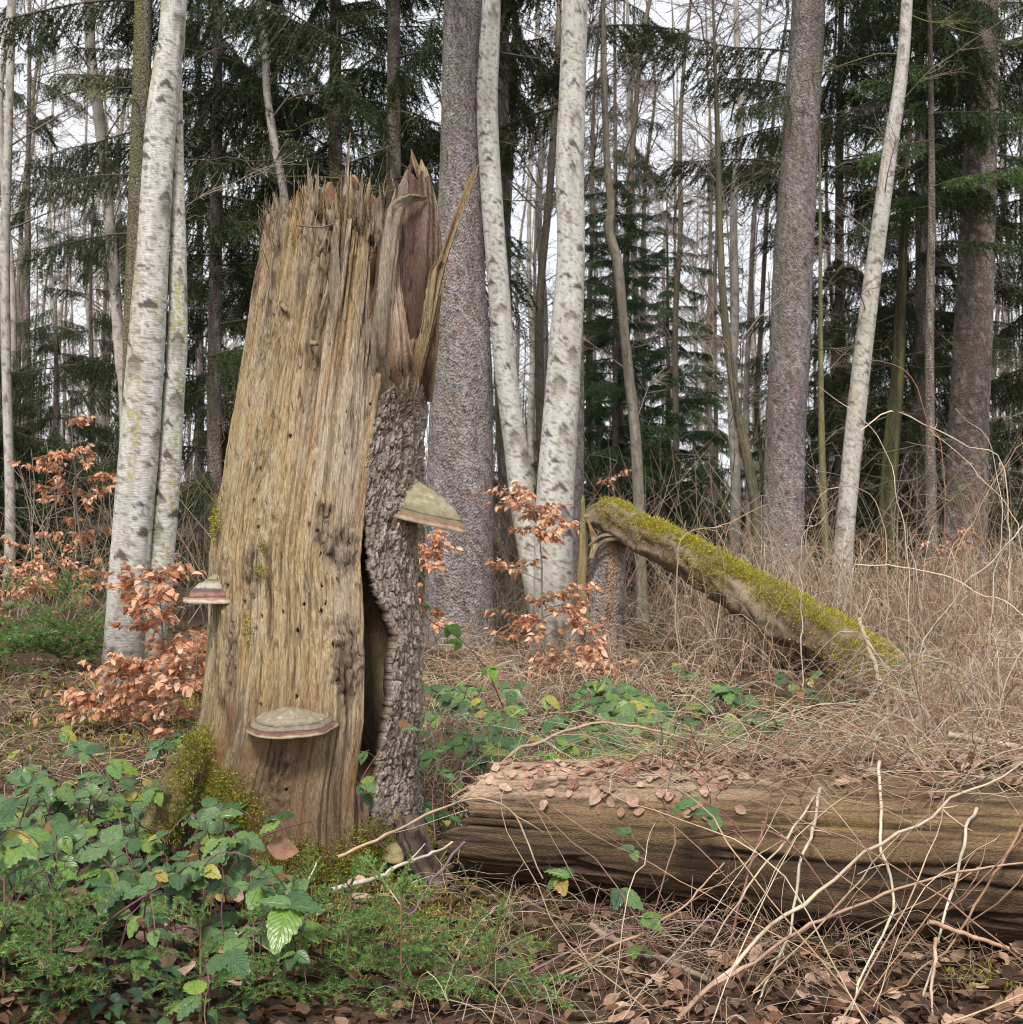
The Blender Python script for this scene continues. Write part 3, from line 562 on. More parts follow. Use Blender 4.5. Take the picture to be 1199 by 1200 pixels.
PALB = [(0, (.20, .18, .09)), (.34, (.25, .22, .12)), (.42, (.10, .085, .06)), (.48, (.27, .24, .17)), (.66, (.36, .33, .25)), (.72, (.09, .065, .065)), (.80, (.10, .07, .07)), (.85, (.28, .15, .10)), (.92, (.09, .045, .05)), (.99, (.26, .11, .08)), (1.06, (.32, .19, .12)), (1.12, (.62, .54, .44)), (1.25, (.54, .38, .22))]
PALA = [(0, (0.186, 0.161, 0.093)), (.3, (0.242, 0.211, 0.124)), (.8, (0.26, 0.229, 0.14)), (.90, (0.205, 0.174, 0.105)), (.935, (0.0372, 0.031, 0.0248)), (.96, (0.174, 0.143, 0.0806)), (1.02, (0.186, 0.118, 0.0744)), (1.09, (0.223, 0.124, 0.0744)), (1.15, (0.51, 0.408, 0.306)), (1.25, (0.425, 0.297, 0.17))]
PALD = [(0, (0.225, 0.195, 0.09)), (.5, (0.3, 0.27, 0.135)), (.9, (0.27, 0.232, 0.105)), (1.25, (0.425, 0.357, 0.187))]
def put_fungi():
    P = s_point(np.array(th_of(349, 835)), np.array(ZF(846)), 0.0)
    fungus('broad flat tan bracket fungus with dark red rim low on the stump front', P, -.12, .355, .18, .085, .022, 5, PALC, flat=1.25, tilt=-.10)
    P = s_point(np.array(1.36), np.array(ZP(603)), -.005)
    fungus('big pale olive hoof-shaped bracket fungus on the bark slab of the stump', P+np.array([0, 0, .0]), 1.22, .27, .25, .15, .034, 9, PALA, sag=.02, flat=1.0, tilt=-.26)
    P = s_point(np.array(-1.05), np.array(ZF(708)), -.012)
    fungus('small banded bracket fungus with orange and black zones on bare wood', P, -.90, .22, .16, .125, .024, 15, PALB, flat=1.25)
    P = s_point(np.array(.86), np.array(ZF(1000)), .05)
    fungus('little plain cream bracket fungus at the foot of the bark slab', P, .5, .105, .06, .05, .02, 25, PALD, flat=.7, tilt=-.35)
    P = s_point(np.array(1.55), np.array(ZP(798)), .0)
    fungus('tiny grey bracket fungus half hidden on the bark edge above bramble leaves', P, 1.5, .08, .05, .05, .018, 35, PALD, flat=.8)
put_fungi()

# ================================================================== THE BIG LOG
LA, LB = np.array([-.17, 5.17, .255]), np.array([2.60, 4.15, .315]); LR0, LR1 = .24, .335
LDIR = nrm(LB-LA); LLEN = np.linalg.norm(LB-LA); LSIDE = nrm(np.cross(LDIR, [0, 0, 1.])); LUP = np.cross(LSIDE, LDIR)   # LSIDE points to the camera side
log = thing('fallen_log', 'thick barkless fallen log strewn with dead leaves beside the stump', 'log', (LA[0], LA[1], 0))
def log_point(s, a, dr=0.0):                          # a: 0 = up, + = towards camera
    r = LR0+(LR1-LR0)*np.clip(s/LLEN, 0, 1)+dr
    return LA+LDIR*s[..., None]+r[..., None]*(np.sin(a)[..., None]*LSIDE+np.cos(a)[..., None]*LUP)
def log_dr(s, a):
    S, C_ = np.sin(a)*.3, np.cos(a)*.3
    d = .026*fbm(S*5, C_*5, s*1.4, 201, 3)+.006*fbm(S*26, C_*26, s*2.0, 202, 4)+.004*fbm(S*100, C_*100, s*16, 203, 3)
    cr = np.exp(-(np.abs(vn(S*14, C_*14, s*.7, 204))/.05)**2)*sst(-.1, .4, vn(S*4, C_*4, s*1.3, 205))
    step = sst(.0, .05, a-.98+.16*fbm(s*3, 0*s, 0*s, 206, 3))*sst(1.6, .3, s)*.02       # split-away edge near the end
    return d-cr*.030-step, cr
def build_log():
    nu, ns = 230, 440
    a = np.linspace(-pi, pi, nu, endpoint=False)[:, None]; v = np.linspace(0, 1, ns)[None, :]
    start = .05*vn(a*5, 0*a, 0*a, 210)+.03*vn(a*16, 0*a, 0*a, 211)+.02*vn(a*45, 0*a, 0*a, 212)+.12*np.clip(np.cos(a), 0, 1)
    s = start+(LLEN-start)*v; A = a+0*s
    dr, cr = log_dr(s, A); P = log_point(s, A, dr)
    S, C_ = np.sin(A)*.3, np.cos(A)*.3
    g1 = fbm(S*36, C_*36, s*1.4, 221, 4); g2 = fbm(S*80, C_*80, s*2.6, 222, 3); g3 = fbm(S*6, C_*6, s*1.4, 223, 3)
    c = np.zeros(P.shape); c[:] = (.27, .17, .085)
    c = mixc(c, (.42, .285, .155), sst(-.05, .45, g1)); c = mixc(c, (.075, .042, .022), sst(-.05, .4, g2)*.85)
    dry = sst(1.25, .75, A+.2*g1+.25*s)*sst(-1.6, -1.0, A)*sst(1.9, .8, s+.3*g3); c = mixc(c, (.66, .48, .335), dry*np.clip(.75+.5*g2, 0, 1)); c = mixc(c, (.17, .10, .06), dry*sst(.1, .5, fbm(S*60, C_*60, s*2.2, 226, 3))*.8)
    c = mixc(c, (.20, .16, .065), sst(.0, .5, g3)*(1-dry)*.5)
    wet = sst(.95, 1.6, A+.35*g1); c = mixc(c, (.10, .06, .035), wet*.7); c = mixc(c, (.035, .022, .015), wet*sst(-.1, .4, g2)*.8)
    c = mixc(c, (.045, .025, .015), cr*.8); c = mixc(c, (.06, .035, .02), np.exp(-(np.abs(vn(S*48, C_*48, s*1.3, 227))/.09)**2)*sst(-.3, .3, vn(S*9, C_*9, s*2, 228))*.75)
    c = mixc(c, (.32, .22, .08), sst(.2, .5, fbm(S*20, C_*20, s*2, 224, 3))*(1-dry)*(1-wet)*.6)
    rows = [P]; cols = [c]
    cen = P[:, :1].mean(0, keepdims=True)
    for f in (.8, .45, .05):
        q = cen+(P[:, :1]-cen)*f+LDIR*(.04*(1-f)+.03*vn(a*6+f*9, 0*a+f*7, 0*a, 225))[..., None]; rows.insert(0, q); cols.insert(0, np.broadcast_to(np.array([.22, .13, .075]), q.shape))
    P = np.concatenate(rows, 1); c = np.concatenate(cols, 1)
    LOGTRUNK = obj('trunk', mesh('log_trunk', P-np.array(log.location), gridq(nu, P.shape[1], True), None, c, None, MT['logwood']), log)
    r = np.random.default_rng(6); n = 110
    s = np.concatenate([r.normal(.36, .1, 60), r.normal(.62, .06, 50)]); a = r.normal(-.12, .1, n)
    Pp = log_point(s, a, log_dr(s, a)[0]); V, T, C = moss_tufts(Pp, np.broadcast_to(LUP, Pp.shape), 5, .013, 9, .02, ((.34, .33, .05), (.42, .36, .06), (.2, .2, .04)))
    b = Buf(); b.add(V, None, T, C); obj('moss', b.mesh('log_moss', MT['moss'], log.location, False), LOGTRUNK, kind='stuff')
build_log()

# ================================================================== TREES
def birch_color(th, z, r, seed, rough_to=1.2, lich=.5, grey=0.0):
    """Bark colours of a birch: white skin, lenticels, black brow marks, lichen, dark cracked foot. th, z arrays; r radius in m."""
    S, C_ = np.sin(th), np.cos(th); ar = th*r
    c = np.zeros(z.shape+(3,)); c[:] = (.53, .505, .455)
    n = fbm(S*2+seed, C_*2, z*2.2, seed, 4); c = mixc(c, (.36, .33, .285), sst(.0, .35, n)*.5)
    c = mixc(c, (.62, .60, .56), sst(.1, .5, fbm(S*3, C_*3+seed, z*1.1, seed+1, 3))*.7)
    ln = vn(ar*15+seed*3.3, z*62, 0*z, seed+2); c = mixc(c, (.19, .155, .135), sst(.52, .60, ln)*.85)
    c = mixc(c, (.26, .225, .19), sst(.42, .52, vn(ar*40, z*75, 0*z+seed, seed+3))*.65)
    c = mixc(c, (.36, .345, .15), sst(-.05, .25, vn(ar*32, z*26, 0*z, seed+8))*sst(-.05, .4, fbm(S*1.5+4, C_*1.5, z*1.3+seed, seed+4, 4)+.25*sst(.5, -1, np.sin(th+.6)))*lich)
    rs = np.random.default_rng(seed); z0, z1 = z.min(), z.max()
    zz = z0+.3
    while zz < z1:
        zz += rs.uniform(.06, .26)*(1+r*1.2); t0 = rs.uniform(-1.5, 1.5); w = rs.uniform(.05, .15)*(.55+r*2.6); hgt = rs.uniform(.012, .036)
        dt = ((th-t0+pi) % (2*pi)-pi)*r; dz = z-zz+np.abs(dt)*rs.uniform(.25, .7)
        k = np.clip(1-np.abs(dt)/w, 0, 1); m = sst(.35, .6, np.exp(-(dz/(hgt*(.3+k)))**2)*sst(0, .25, k)+.12*vn(ar*60, z*60, 0*z, seed+7))
        c = mixc(c, (.075, .06, .05), m*.92)
        if rs.random() < .3: c = mixc(c, (.21, .175, .15), np.exp(-((dz+hgt*2)/(hgt*3.2))**2)*sst(0, .6, k)*.8)
    ft = sst(rough_to, .1, z+.35*n); cr = sst(.0, .45, fbm(ar*26, z*7, 0*z, seed+6, 3))
    c = mixc(c, (.075, .06, .045), ft*(.6+.4*cr)); c = mixc(c, (.36, .30, .25), np.full(z.shape, grey))
    return c
def spruce_color(th, z, seed, warm=.5, moss=0.0):
    S, C_ = np.sin(th), np.cos(th)
    c = np.zeros(z.shape+(3,)); c[:] = np.array([.36, .315, .31])*(1-warm)+np.array([.20, .145, .12])*warm
    f1, f2, cid = worley(th*5.2, z*13, seed); c = mixc(c, (.50, .45, .44), sst(.5, 1, cid)*.8); c = mixc(c, (.10, .075, .07), sst(.16, 0, f2-f1)*.8)
    c = mixc(c, (.30, .15, .09), sst(.92, .97, cid)*.6); c = mixc(c, (.18, .145, .14), sst(0, .6, fbm(S*2, C_*2, z*.7, seed+1, 3))*.5)
    c = mixc(c, (.20, .19, .09), sst(.1, .6, fbm(S*3, C_*3, z*1.6, seed+2, 3)+.5*sst(.2, -1, np.sin(th)))*(.35+moss))
    if moss > .4: c = mixc(c, (.15, .14, .055), np.full(z.shape, moss*.6))
    return c
def grey_color(th, z, seed, tint=(.20, .17, .13), alt=(.30, .27, .22)):
    S, C_ = np.sin(th), np.cos(th); c = np.zeros(z.shape+(3,)); c[:] = tint
    c = mixc(c, alt, sst(-.1, .5, fbm(S*2+seed, C_*2, z*2, seed, 4))); c = mixc(c, (.18, .18, .07), sst(0, .5, fbm(S*2, C_*2+seed, z*1.1, seed+3, 3))*.5)
    return mixc(c, (.08, .065, .05), sst(.3, .6, fbm(th*2.5, z*14, 0*z, seed+4, 3))*.7)
def trunk_geo(cl, rad, sides, rows, seed, bump=.03, flare=.35, fl_h=.7):
    d = resample(np.column_stack([cl, rad]), rows); P, r = d[:, :3], np.maximum(d[:, 3], .004)
    t = nrm(np.gradient(P, axis=0)); n1 = nrm(np.cross(np.array([0, 1., 0]), t)); n2 = np.cross(t, n1)     # n1 ~ +x, n2 ~ +y
    th = np.linspace(-pi, pi, sides, endpoint=False)
    TH = th[None]+np.zeros((rows, 1)); Z = np.broadcast_to(P[:, 2:3], TH.shape)
    h = np.clip(1-(Z-Z.min())/fl_h, 0, 1)
    rr = r[:, None]*(1+bump*fbm(np.sin(TH)*1.6+seed, np.cos(TH)*1.6, Z*1.2, seed, 3)+.5*bump*fbm(np.sin(TH)*6, np.cos(TH)*6+seed, Z*7, seed+1, 3)+flare*h**2*(1+.35*np.cos(TH*5+seed)))
    V = P[:, None]+rr[..., None]*(np.sin(TH)[..., None]*n1[:, None]-np.cos(TH)[..., None]*n2[:, None])
    Q = gridq(rows, sides); j = np.arange(rows-1); Q = np.vstack([Q, np.stack([j*sides+sides-1, (j+1)*sides+sides-1, (j+1)*sides, j*sides], -1)])
    return V, Q[:, ::-1], TH, Z, P, r
def px_line(pts, d, top=15.0, tipr=.3, lean=0.0):
    """Trunk centre line from photo pixels at a known distance: down to the ground, up past the frame."""
    pts = sorted(pts, key=lambda p: -p[1]); L = [W(x, y, d) for x, y, _ in pts]; R = [w/F*d/2 for _, _, w in pts]
    b = L[0].copy(); g = float(gh(b[0], b[1]))-.08
    if b[2] > g+.05:
        sl = (L[0]-L[1])/(L[0]-L[1])[2]; b = L[0]-np.clip(sl*(L[0][2]-g), -.5, .5)*np.array([1, 1, 0]); b[2] = g; L.insert(0, b); R.insert(0, R[0]*1.08)
    sl = (L[-1]-L[-2])/(L[-1]-L[-2])[2]; k = len(L); z0 = L[-1][2]
    for f in (.35, .7, 1):
        p = L[k-1]+sl*(top-z0)*f*np.array([.5, .5, 1]); p[2] = z0+(top-z0)*f; L.append(p); R.append(R[k-1]*(1-f*(1-tipr)))
    L = np.array(L); L[:, 1] += lean*(L[:, 2]-L[0, 2]); return L, np.array(R)

# ---- shared branch meshes
def bare_branch(seed, L=1.8, rise=.7, col=(.25, .20, .17), n2=9, n3=5, r0=.014):
    r = np.random.default_rng(seed); b = Buf()
    x = np.linspace(0, L, 8); main = np.stack([x, .12*L*fbm(x*1.1, x*0+seed, x*0, seed, 2)*x/L*3, rise*x-.10*rise*x*x+.08*vn(x*2.2, x*0, x*0+seed, seed+1)], -1)
    V, Q = tubes(main[None], np.linspace(r0, .004, 8)[None], 4); b.add(V, Q, col=col)
    f = np.sort(r.uniform(.15, 1, n2)); p0 = np.stack([np.interp(f*L, x, main[:, i]) for i in range(3)], -1)
    a = r.choice([-1, 1], n2)*r.uniform(.4, 1.2, n2); ll = r.uniform(.35, .85, n2)*(1.15-f*.6)
    d = np.stack([np.cos(a), np.sin(a), r.uniform(-.1, .9, n2)*rise+.1], -1); d = nrm(d)
    p2 = p0+d*ll[:, None]; p1 = (p0+p2)/2+r.normal(0, .07, p0.shape)
    Pm = bezq(p0, p1, p2, 6); V, Q = tubes(Pm, np.linspace(.0065, .003, 6)[None]+np.zeros((n2, 1)), 3); b.add(V, Q, col=np.array(col)*1.05)
    i = np.repeat(np.arange(n2), n3); k = r.integers(1, 6, n2*n3); q0 = Pm[i, k]
    d3 = nrm(d[i]*.8+r.normal(0, .6, q0.shape)+np.array([0, 0, .15])); q2 = q0+d3*r.uniform(.12, .42, (len(i), 1)); q1 = (q0+q2)/2+r.normal(0, .035, q0.shape)
    V, Q = tubes(bezq(q0, q1, q2, 4), np.linspace(.0036, .0018, 4)[None]+np.zeros((len(i), 1)), 3); b.add(V, Q, col=np.array(col)*1.2)
    return b.mesh('bare_branch', MT['twig'])
def spruce_branch(seed, L=2.2, dense=1.7, green=(.050, .078, .028), hang=.75, droop=.16, needle=.05, wn=.014):
    r = np.random.default_rng(seed); b = Buf()
    x = np.linspace(0, L, 12); main = np.stack([x, .05*L*vn(x*1.2, x*0, x*0+seed, seed), .05*x-droop*x*x+.055*droop/.16*x**3*.75], -1)
    V, Q = tubes(main[None], np.linspace(.020, .005, 12)[None], 4); b.add(V, Q, col=(.13, .105, .075))
    n = int(66*L/2.2); f = np.linspace(.10, 1, n)+r.uniform(-.012, .012, n); sd = np.where(np.arange(n) % 2 == 0, 1., -1.)
    p0 = np.stack([np.interp(f*L, x, main[:, i]) for i in range(3)], -1)
    ll = r.uniform(.30, .75, n)*(1.1-.55*f)*np.where(f < .25, .7, 1)
    p2 = p0+np.stack([ll*r.uniform(.25, .7, n), sd*ll*r.uniform(.30, .65, n), -hang*ll*r.uniform(.6, 1.3, n)], -1)
    p1 = p0+(p2-p0)*.5+np.stack([0*ll, sd*ll*.12, .18*ll], -1); Pm = bezq(p0, p1, p2, 6)
    V, Q = tubes(Pm, np.linspace(.0055, .0028, 6)[None]+np.zeros((n, 1)), 3); b.add(V, Q, col=(.12, .095, .06))
    # finer side twigs
    m = 3; i = np.repeat(np.arange(n), m); k = r.integers(1, 5, n*m); q0 = Pm[i, k]; q2 = q0+np.stack([r.uniform(.02, .16, n*m), r.normal(0, .10, n*m), -r.uniform(.03, .22, n*m)], -1)
    Pt = bezq(q0, (q0+q2)/2+np.array([0, 0, .02]), q2, 6)
    allp = np.concatenate([Pm, Pt, resample(main, 18)[None, 6:12], resample(main, 18)[None, 12:18]], 0)
    tl = np.linalg.norm(allp[:, -1]-allp[:, 0], axis=1); cnt = np.maximum((tl/.0155*dense).astype(int), 2)
    ti = np.repeat(np.arange(len(allp)), cnt); s = r.random(len(ti))*4.999; a = s.astype(int); fr = (s-a)[:, None]
    P = allp[ti, a]*(1-fr)+allp[ti, a+1]*fr; tg = nrm(allp[ti, a+1]-allp[ti, a])
    d = nrm(tg*.75+nrm(r.normal(0, 1, P.shape))*.8); ln = needle*r.uniform(.6, 1.3, (len(P), 1)); w = nrm(np.cross(d, r.normal(0, 1, P.shape)))*wn*.5
    V = np.stack([P-w, P+w, P+d*ln], 1).reshape(-1, 3); c = np.array(green)*r.uniform(.55, 1.5, (len(P), 1))*np.array([1, 1, 1])
    c = np.where((r.random(len(P)) < .10)[:, None], np.array([.11, .085, .045])*r.uniform(.6, 1.2, (len(P), 1)), c)
    b.add(V, None, np.arange(len(V)).reshape(-1, 3), np.repeat(c, 3, 0))
    return b.mesh('spruce_branch', MT['needle'])
BARE = [bare_branch(300+i, L, rise) for i, (L, rise) in enumerate([(1.6, .9), (2.0, .7), (1.3, 1.1), (2.3, .6), (1.7, .5), (1.2, .8)])]
DEAD = [bare_branch(320+i, 1.5+.3*i, -.12-.08*i, (.15, .13, .09), 9, 4, .012) for i in range(4)]
MOSSB = [bare_branch(330+i, 2.0+.3*i, .05-.2*i, (.20, .19, .075), 8, 4, .013) for i in range(3)]
LIVE = [spruce_branch(340+i, L, 1.7, hang=hg, droop=dr) for i, (L, hg, dr) in enumerate([(2.2, 1.5, .17), (1.8, 1.2, .22), (2.5, 1.9, .14), (1.5, 1.0, .26)])]
LIVE2 = [spruce_branch(350+i, L, 1.4, (.085, .15, .045), hang=.45, droop=.15) for i, L in enumerate([1.6, 1.3, 1.9])]
BLUE = [spruce_branch(360+i, L, 1.7, (.065, .14, .055), hang=.5, droop=.16) for i, L in enumerate([1.5, 1.2])]

def put_branches(root, cl, rad, zs, meshes, r, az=None, sc=(.8, 1.2), name='branch', base=None):
    base = np.array(root.location) if base is None else base
    for i, z in enumerate(zs):
        j = int(np.argmin(np.abs(cl[:, 2]-z))); p = cl[j]-base
        a = r.uniform(0, 2*pi) if az is None else az[i]
        s = r.uniform(*sc)
        p = p+np.array([cos(a), sin(a), 0])*rad[j]*.8
        obj(name, meshes[r.integers(len(meshes))], root, p, (r.uniform(-.35, .35), r.uniform(-.28, .22), a), s)

def tree(name, label, cat, kind, pts, d, seed, sides=28, rows=420, top=14, group=None, second=None, lean=0.0, **kw):
    cl, rd = px_line(pts, d, top, lean=lean)
    base = np.array([cl[0][0], cl[0][1], float(gh(cl[0][0], cl[0][1]))])
    t = thing(name, label, cat, base, group)
    def mk(cl, rd, nm, rows, sides, seed):
        V, Q, TH, Z, P, r = trunk_geo(cl, rd, sides, rows, seed, kw.get('bump', .03), kw.get('flare', .25))
        if kind == 'birch': c = birch_color(TH, Z, np.max(rd), seed, kw.get('rough_to', 1.0), kw.get('lich', .5), kw.get('grey', 0)); m = MT['birch_bark']
        elif kind == 'spruce': c = spruce_color(TH, Z, seed, kw.get('warm', .3), kw.get('moss', 0)); m = MT['spruce_bark']
        else: c = grey_color(TH, Z, seed, *kw.get('tint', ())); m = MT['grey_bark']
        obj(nm, mesh(nm, V-base, Q, None, c, None, m), t); return P, r
    P, r = mk(cl, rd, 'trunk', rows, sides, seed)
    if second is not None:
        cl2, rd2 = px_line(second, d+.12, top-2); cl2[0] = cl[0]+np.array([.08, .05, 0]); mk(cl2, rd2, 'stem', rows, sides-8, seed+50)
    return t, P, r
R1 = np.random.default_rng(41)
def crown(t, P, r, z0, z1, n, meshes, sc=(.8, 1.2), az=None): put_branches(t, P, r, np.linspace(z0, z1, n)+R1.uniform(-.2, .2, n), meshes, R1, az, sc)

# near and middle trees, traced
t, P, r = tree('twin_birch', 'thick white twin-stemmed birch with yellowish lichen and copper leaves at its foot', 'birch', 'birch',
    [(204, 0, 29), (197, 70, 31), (188, 150, 35), (180, 280, 37), (172, 400, 42), (165, 500, 45), (157, 600, 45), (149, 700, 45), (143, 800, 47), (141, 845, 50)], 9.6, 401, 44, 700, 13,
    second=[(206, 0, 12), (208, 200, 15), (209, 300, 19), (208, 400, 23), (202, 480, 26), (197, 560, 28), (190, 640, 30), (180, 730, 34), (165, 820, 40)], lich=.85, rough_to=1.25, bump=.05, flare=.1)
crown(t, P, r, 6.5, 12.5, 12, BARE)
t, P, r = tree('birch_tree', 'slender white birch with curved lower stem beside the massive spruce', 'birch', 'birch',
    [(576, 0, 22), (573, 60, 24), (571, 130, 25), (577, 240, 25), (584, 330, 25), (592, 430, 26), (604, 520, 28), (613, 590, 30), (625, 660, 32), (640, 735, 36)], 14.4, 402, 32, 520, 14, lich=.28, rough_to=.9)
crown(t, P, r, 7.3, 13.5, 10, BARE)
t, P, r = tree('birch_tree', 'straight thick white birch with dark brow marks in front of a grey spruce', 'birch', 'birch',
    [(674, 0, 29), (671, 100, 31), (668, 200, 33), (669, 300, 33), (663, 400, 38), (656, 500, 42), (651, 580, 44), (649, 650, 46), (652, 760, 54)], 14.1, 403, 40, 560, 15, lich=.25, rough_to=1.3)
crown(t, P, r, 7.0, 14.5, 12, BARE)
t, P, r = tree('birch_tree', 'slim leaning birch with mossy twigs between grey and reddish spruces', 'birch', 'birch',
    [(1063, 0, 13), (1056, 90, 15), (1044, 170, 17), (1033, 250, 19), (1022, 330, 20), (1012, 410, 21), (1003, 490, 22), (995, 570, 22), (989, 640, 23), (985, 715, 27)], 17.0, 404, 28, 460, 14, lich=.55, rough_to=.8, grey=.22)
crown(t, P, r, 4.0, 13, 16, BARE+MOSSB, (.5, .9))
t, P, r = tree('birch_tree', 'thin crooked grey birch standing behind the twin birch', 'birch', 'birch',
    [(105, 0, 12), (106, 60, 12), (114, 120, 13), (122, 190, 13), (129, 270, 13), (135, 340, 13), (141, 420, 13), (147, 480, 14), (150, 700, 17)], 17.5, 405, 20, 360, 15, lich=.3, grey=.45)
crown(t, P, r, 5, 14, 16, BARE)
t, P, r = tree('birch_tree', 'thin straight pale birch rising from dark low spruce boughs', 'birch', 'birch',
    [(14, 0, 9), (10, 150, 10), (6, 300, 11), (8, 450, 11), (12, 600, 12), (10, 705, 15)], 20.0, 406, 18, 340, 16, lich=.25, grey=.3)
crown(t, P, r, 5, 15, 14, BARE)
t, P, r = tree('birch_tree', 'thin bent birch stem in front of dark hanging spruce foliage above the stump', 'birch', 'birch',
    [(303, 0, 8), (311, 60, 9), (313, 110, 9), (322, 170, 10), (333, 230, 10), (338, 330, 11), (340, 700, 14)], 18.0, 407, 18, 320, 14, lich=.6, grey=.4)
crown(t, P, r, 6, 13, 8, BARE)
t, P, r = tree('birch_tree', 'very thin white birch in front of green young spruces', 'birch', 'birch',
    [(738, 150, 7), (741, 230, 7), (743, 300, 8), (747, 400, 8), (750, 520, 9), (750, 680, 10)], 27.0, 408, 14, 260, 13, lich=.1)
crown(t, P, r, 6, 12.5, 10, BARE)
t, P, r = tree('spruce_tree', 'massive grey-violet spruce trunk rising right behind the stump', 'spruce', 'spruce',
    [(543, 0, 46), (540, 200, 50), (538, 330, 62), (541, 420, 70), (540, 520, 76), (538, 620, 80), (538, 700, 80), (538, 755, 84)], 14.6, 411, 60, 380, 18, warm=.08, flare=.12)
crown(t, P, r, 8.5, 16, 22, LIVE); crown(t, P, r, 4.2, 8.2, 10, DEAD, (.35, .8))
t, P, r = tree('spruce_tree', 'grey spruce half hidden behind the thick white birch', 'spruce', 'spruce',
    [(672, 0, 20), (670, 300, 25), (671, 450, 27), (669, 700, 30)], 18.5, 412, 32, 260, 18, warm=.15)
crown(t, P, r, 7.5, 16, 24, LIVE)
t, P, r = tree('spruce_tree', 'grey flaky-barked spruce standing behind the end of the mossy fallen trunk', 'spruce', 'spruce',
    [(948, 0, 38), (942, 100, 41), (936, 200, 43), (930, 300, 46), (926, 400, 47), (921, 500, 47), (918, 600, 49), (914, 690, 56)], 19.5, 413, 48, 380, 18, warm=.2, flare=.15)
crown(t, P, r, 9.5, 17, 18, LIVE); put_branches(t, P, r, [8.6, 8.0, 7.4, 6.8, 7.8], LIVE, R1, [pi*.95, pi*1.1, pi*.85, pi*1.05, pi*1.2], (.7, 1.0)); crown(t, P, r, 3, 8, 12, DEAD, (.4, .9))
t, P, r = tree('spruce_tree', 'dark reddish brown spruce trunk rising out of tall brambles', 'spruce', 'spruce',
    [(1152, 0, 34), (1151, 100, 36), (1148, 200, 38), (1144, 300, 41), (1140, 400, 44), (1135, 500, 46), (1132, 600, 49), (1127, 675, 56)], 21.0, 414, 48, 360, 18, warm=.95, flare=.2)
crown(t, P, r, 6.8, 17, 34, LIVE); crown(t, P, r, 2.2, 7, 16, DEAD, (.5, 1.1))
put_branches(t, P, r, [7.0, 7.4, 6.9, 6.6, 8.2], LIVE2, R1, [-.3, .2, -.9, pi+.5, pi+.2], (.8, 1.2))
t, P, r = tree('spruce_tree', 'olive-mossed spruce trunk just behind the twin birch', 'spruce', 'spruce',
    [(168, 0, 20), (165, 120, 21), (160, 260, 21), (155, 400, 21), (152, 700, 24)], 17.0, 415, 28, 260, 17, warm=.6, moss=.75)
crown(t, P, r, 5.0, 8.2, 8, DEAD+MOSSB, (.5, 1.0)); put_branches(t, P, r, [6.0, 6.6, 7.2, 7.6, 5.2], LIVE, R1, [pi, pi*.9, pi*1.15, 3.3, 3.0], (.45, .75)); crown(t, P, r, 8.2, 16, 16, LIVE)
t, P, r = tree('spruce_tree', 'thin dark spruce trunk behind the slender curved birch', 'spruce', 'spruce',
    [(591, 0, 12), (590, 150, 13), (592, 300, 14), (597, 700, 17)], 23.0, 416, 20, 200, 18, warm=.9)
crown(t, P, r, 3.5, 10, 16, DEAD, (.5, 1.1)); crown(t, P, r, 8, 17, 20, LIVE)
t, P, r = tree('bare_tree', 'crooked brown sapling with kinked stem before green spruces', 'tree', 'grey',
    [(708, 80, 7), (711, 180, 8), (716, 240, 10), (714, 270, 11), (724, 310, 12), (730, 370, 11), (737, 440, 12), (746, 530, 13), (752, 690, 14)], 17.0, 417, 14, 240, 9.5)
crown(t, P, r, 2.8, 9, 14, BARE+DEAD, (.4, .8))
t, P, r = tree('bare_tree', 'dark curved sapling leaning by the grey flaky spruce', 'tree', 'grey',
    [(845, 300, 8), (850, 380, 9), (862, 470, 10), (876, 540, 12), (886, 600, 13), (890, 690, 15)], 18.0, 418, 14, 200, 9, tint=((.10, .085, .06), (.16, .14, .09)))
crown(t, P, r, 2.2, 8.5, 14, BARE, (.5, 1.0))
t, P, r = tree('bare_tree', 'stout dark trunk under low boughs behind the slim leaning birch', 'tree', 'grey',
    [(1052, 440, 16), (1045, 520, 19), (1040, 590, 22), (1034, 680, 28)], 20.5, 419, 18, 200, 7, tint=((.045, .04, .022), (.07, .07, .03)))
crown(t, P, r, 3, 6.5, 8, DEAD, (.5, 1.0))
t, P, r = tree('birch_tree', 'short mossy sapling stem beside the grey flaky spruce', 'birch', 'grey',
    [(962, 420, 6), (963, 520, 8), (966, 600, 9), (970, 690, 10)], 20.0, 420, 12, 160, 8, tint=((.20, .18, .09), (.28, .26, .13)))
crown(t, P, r, 2.5, 7.5, 10, BARE, (.4, .8))

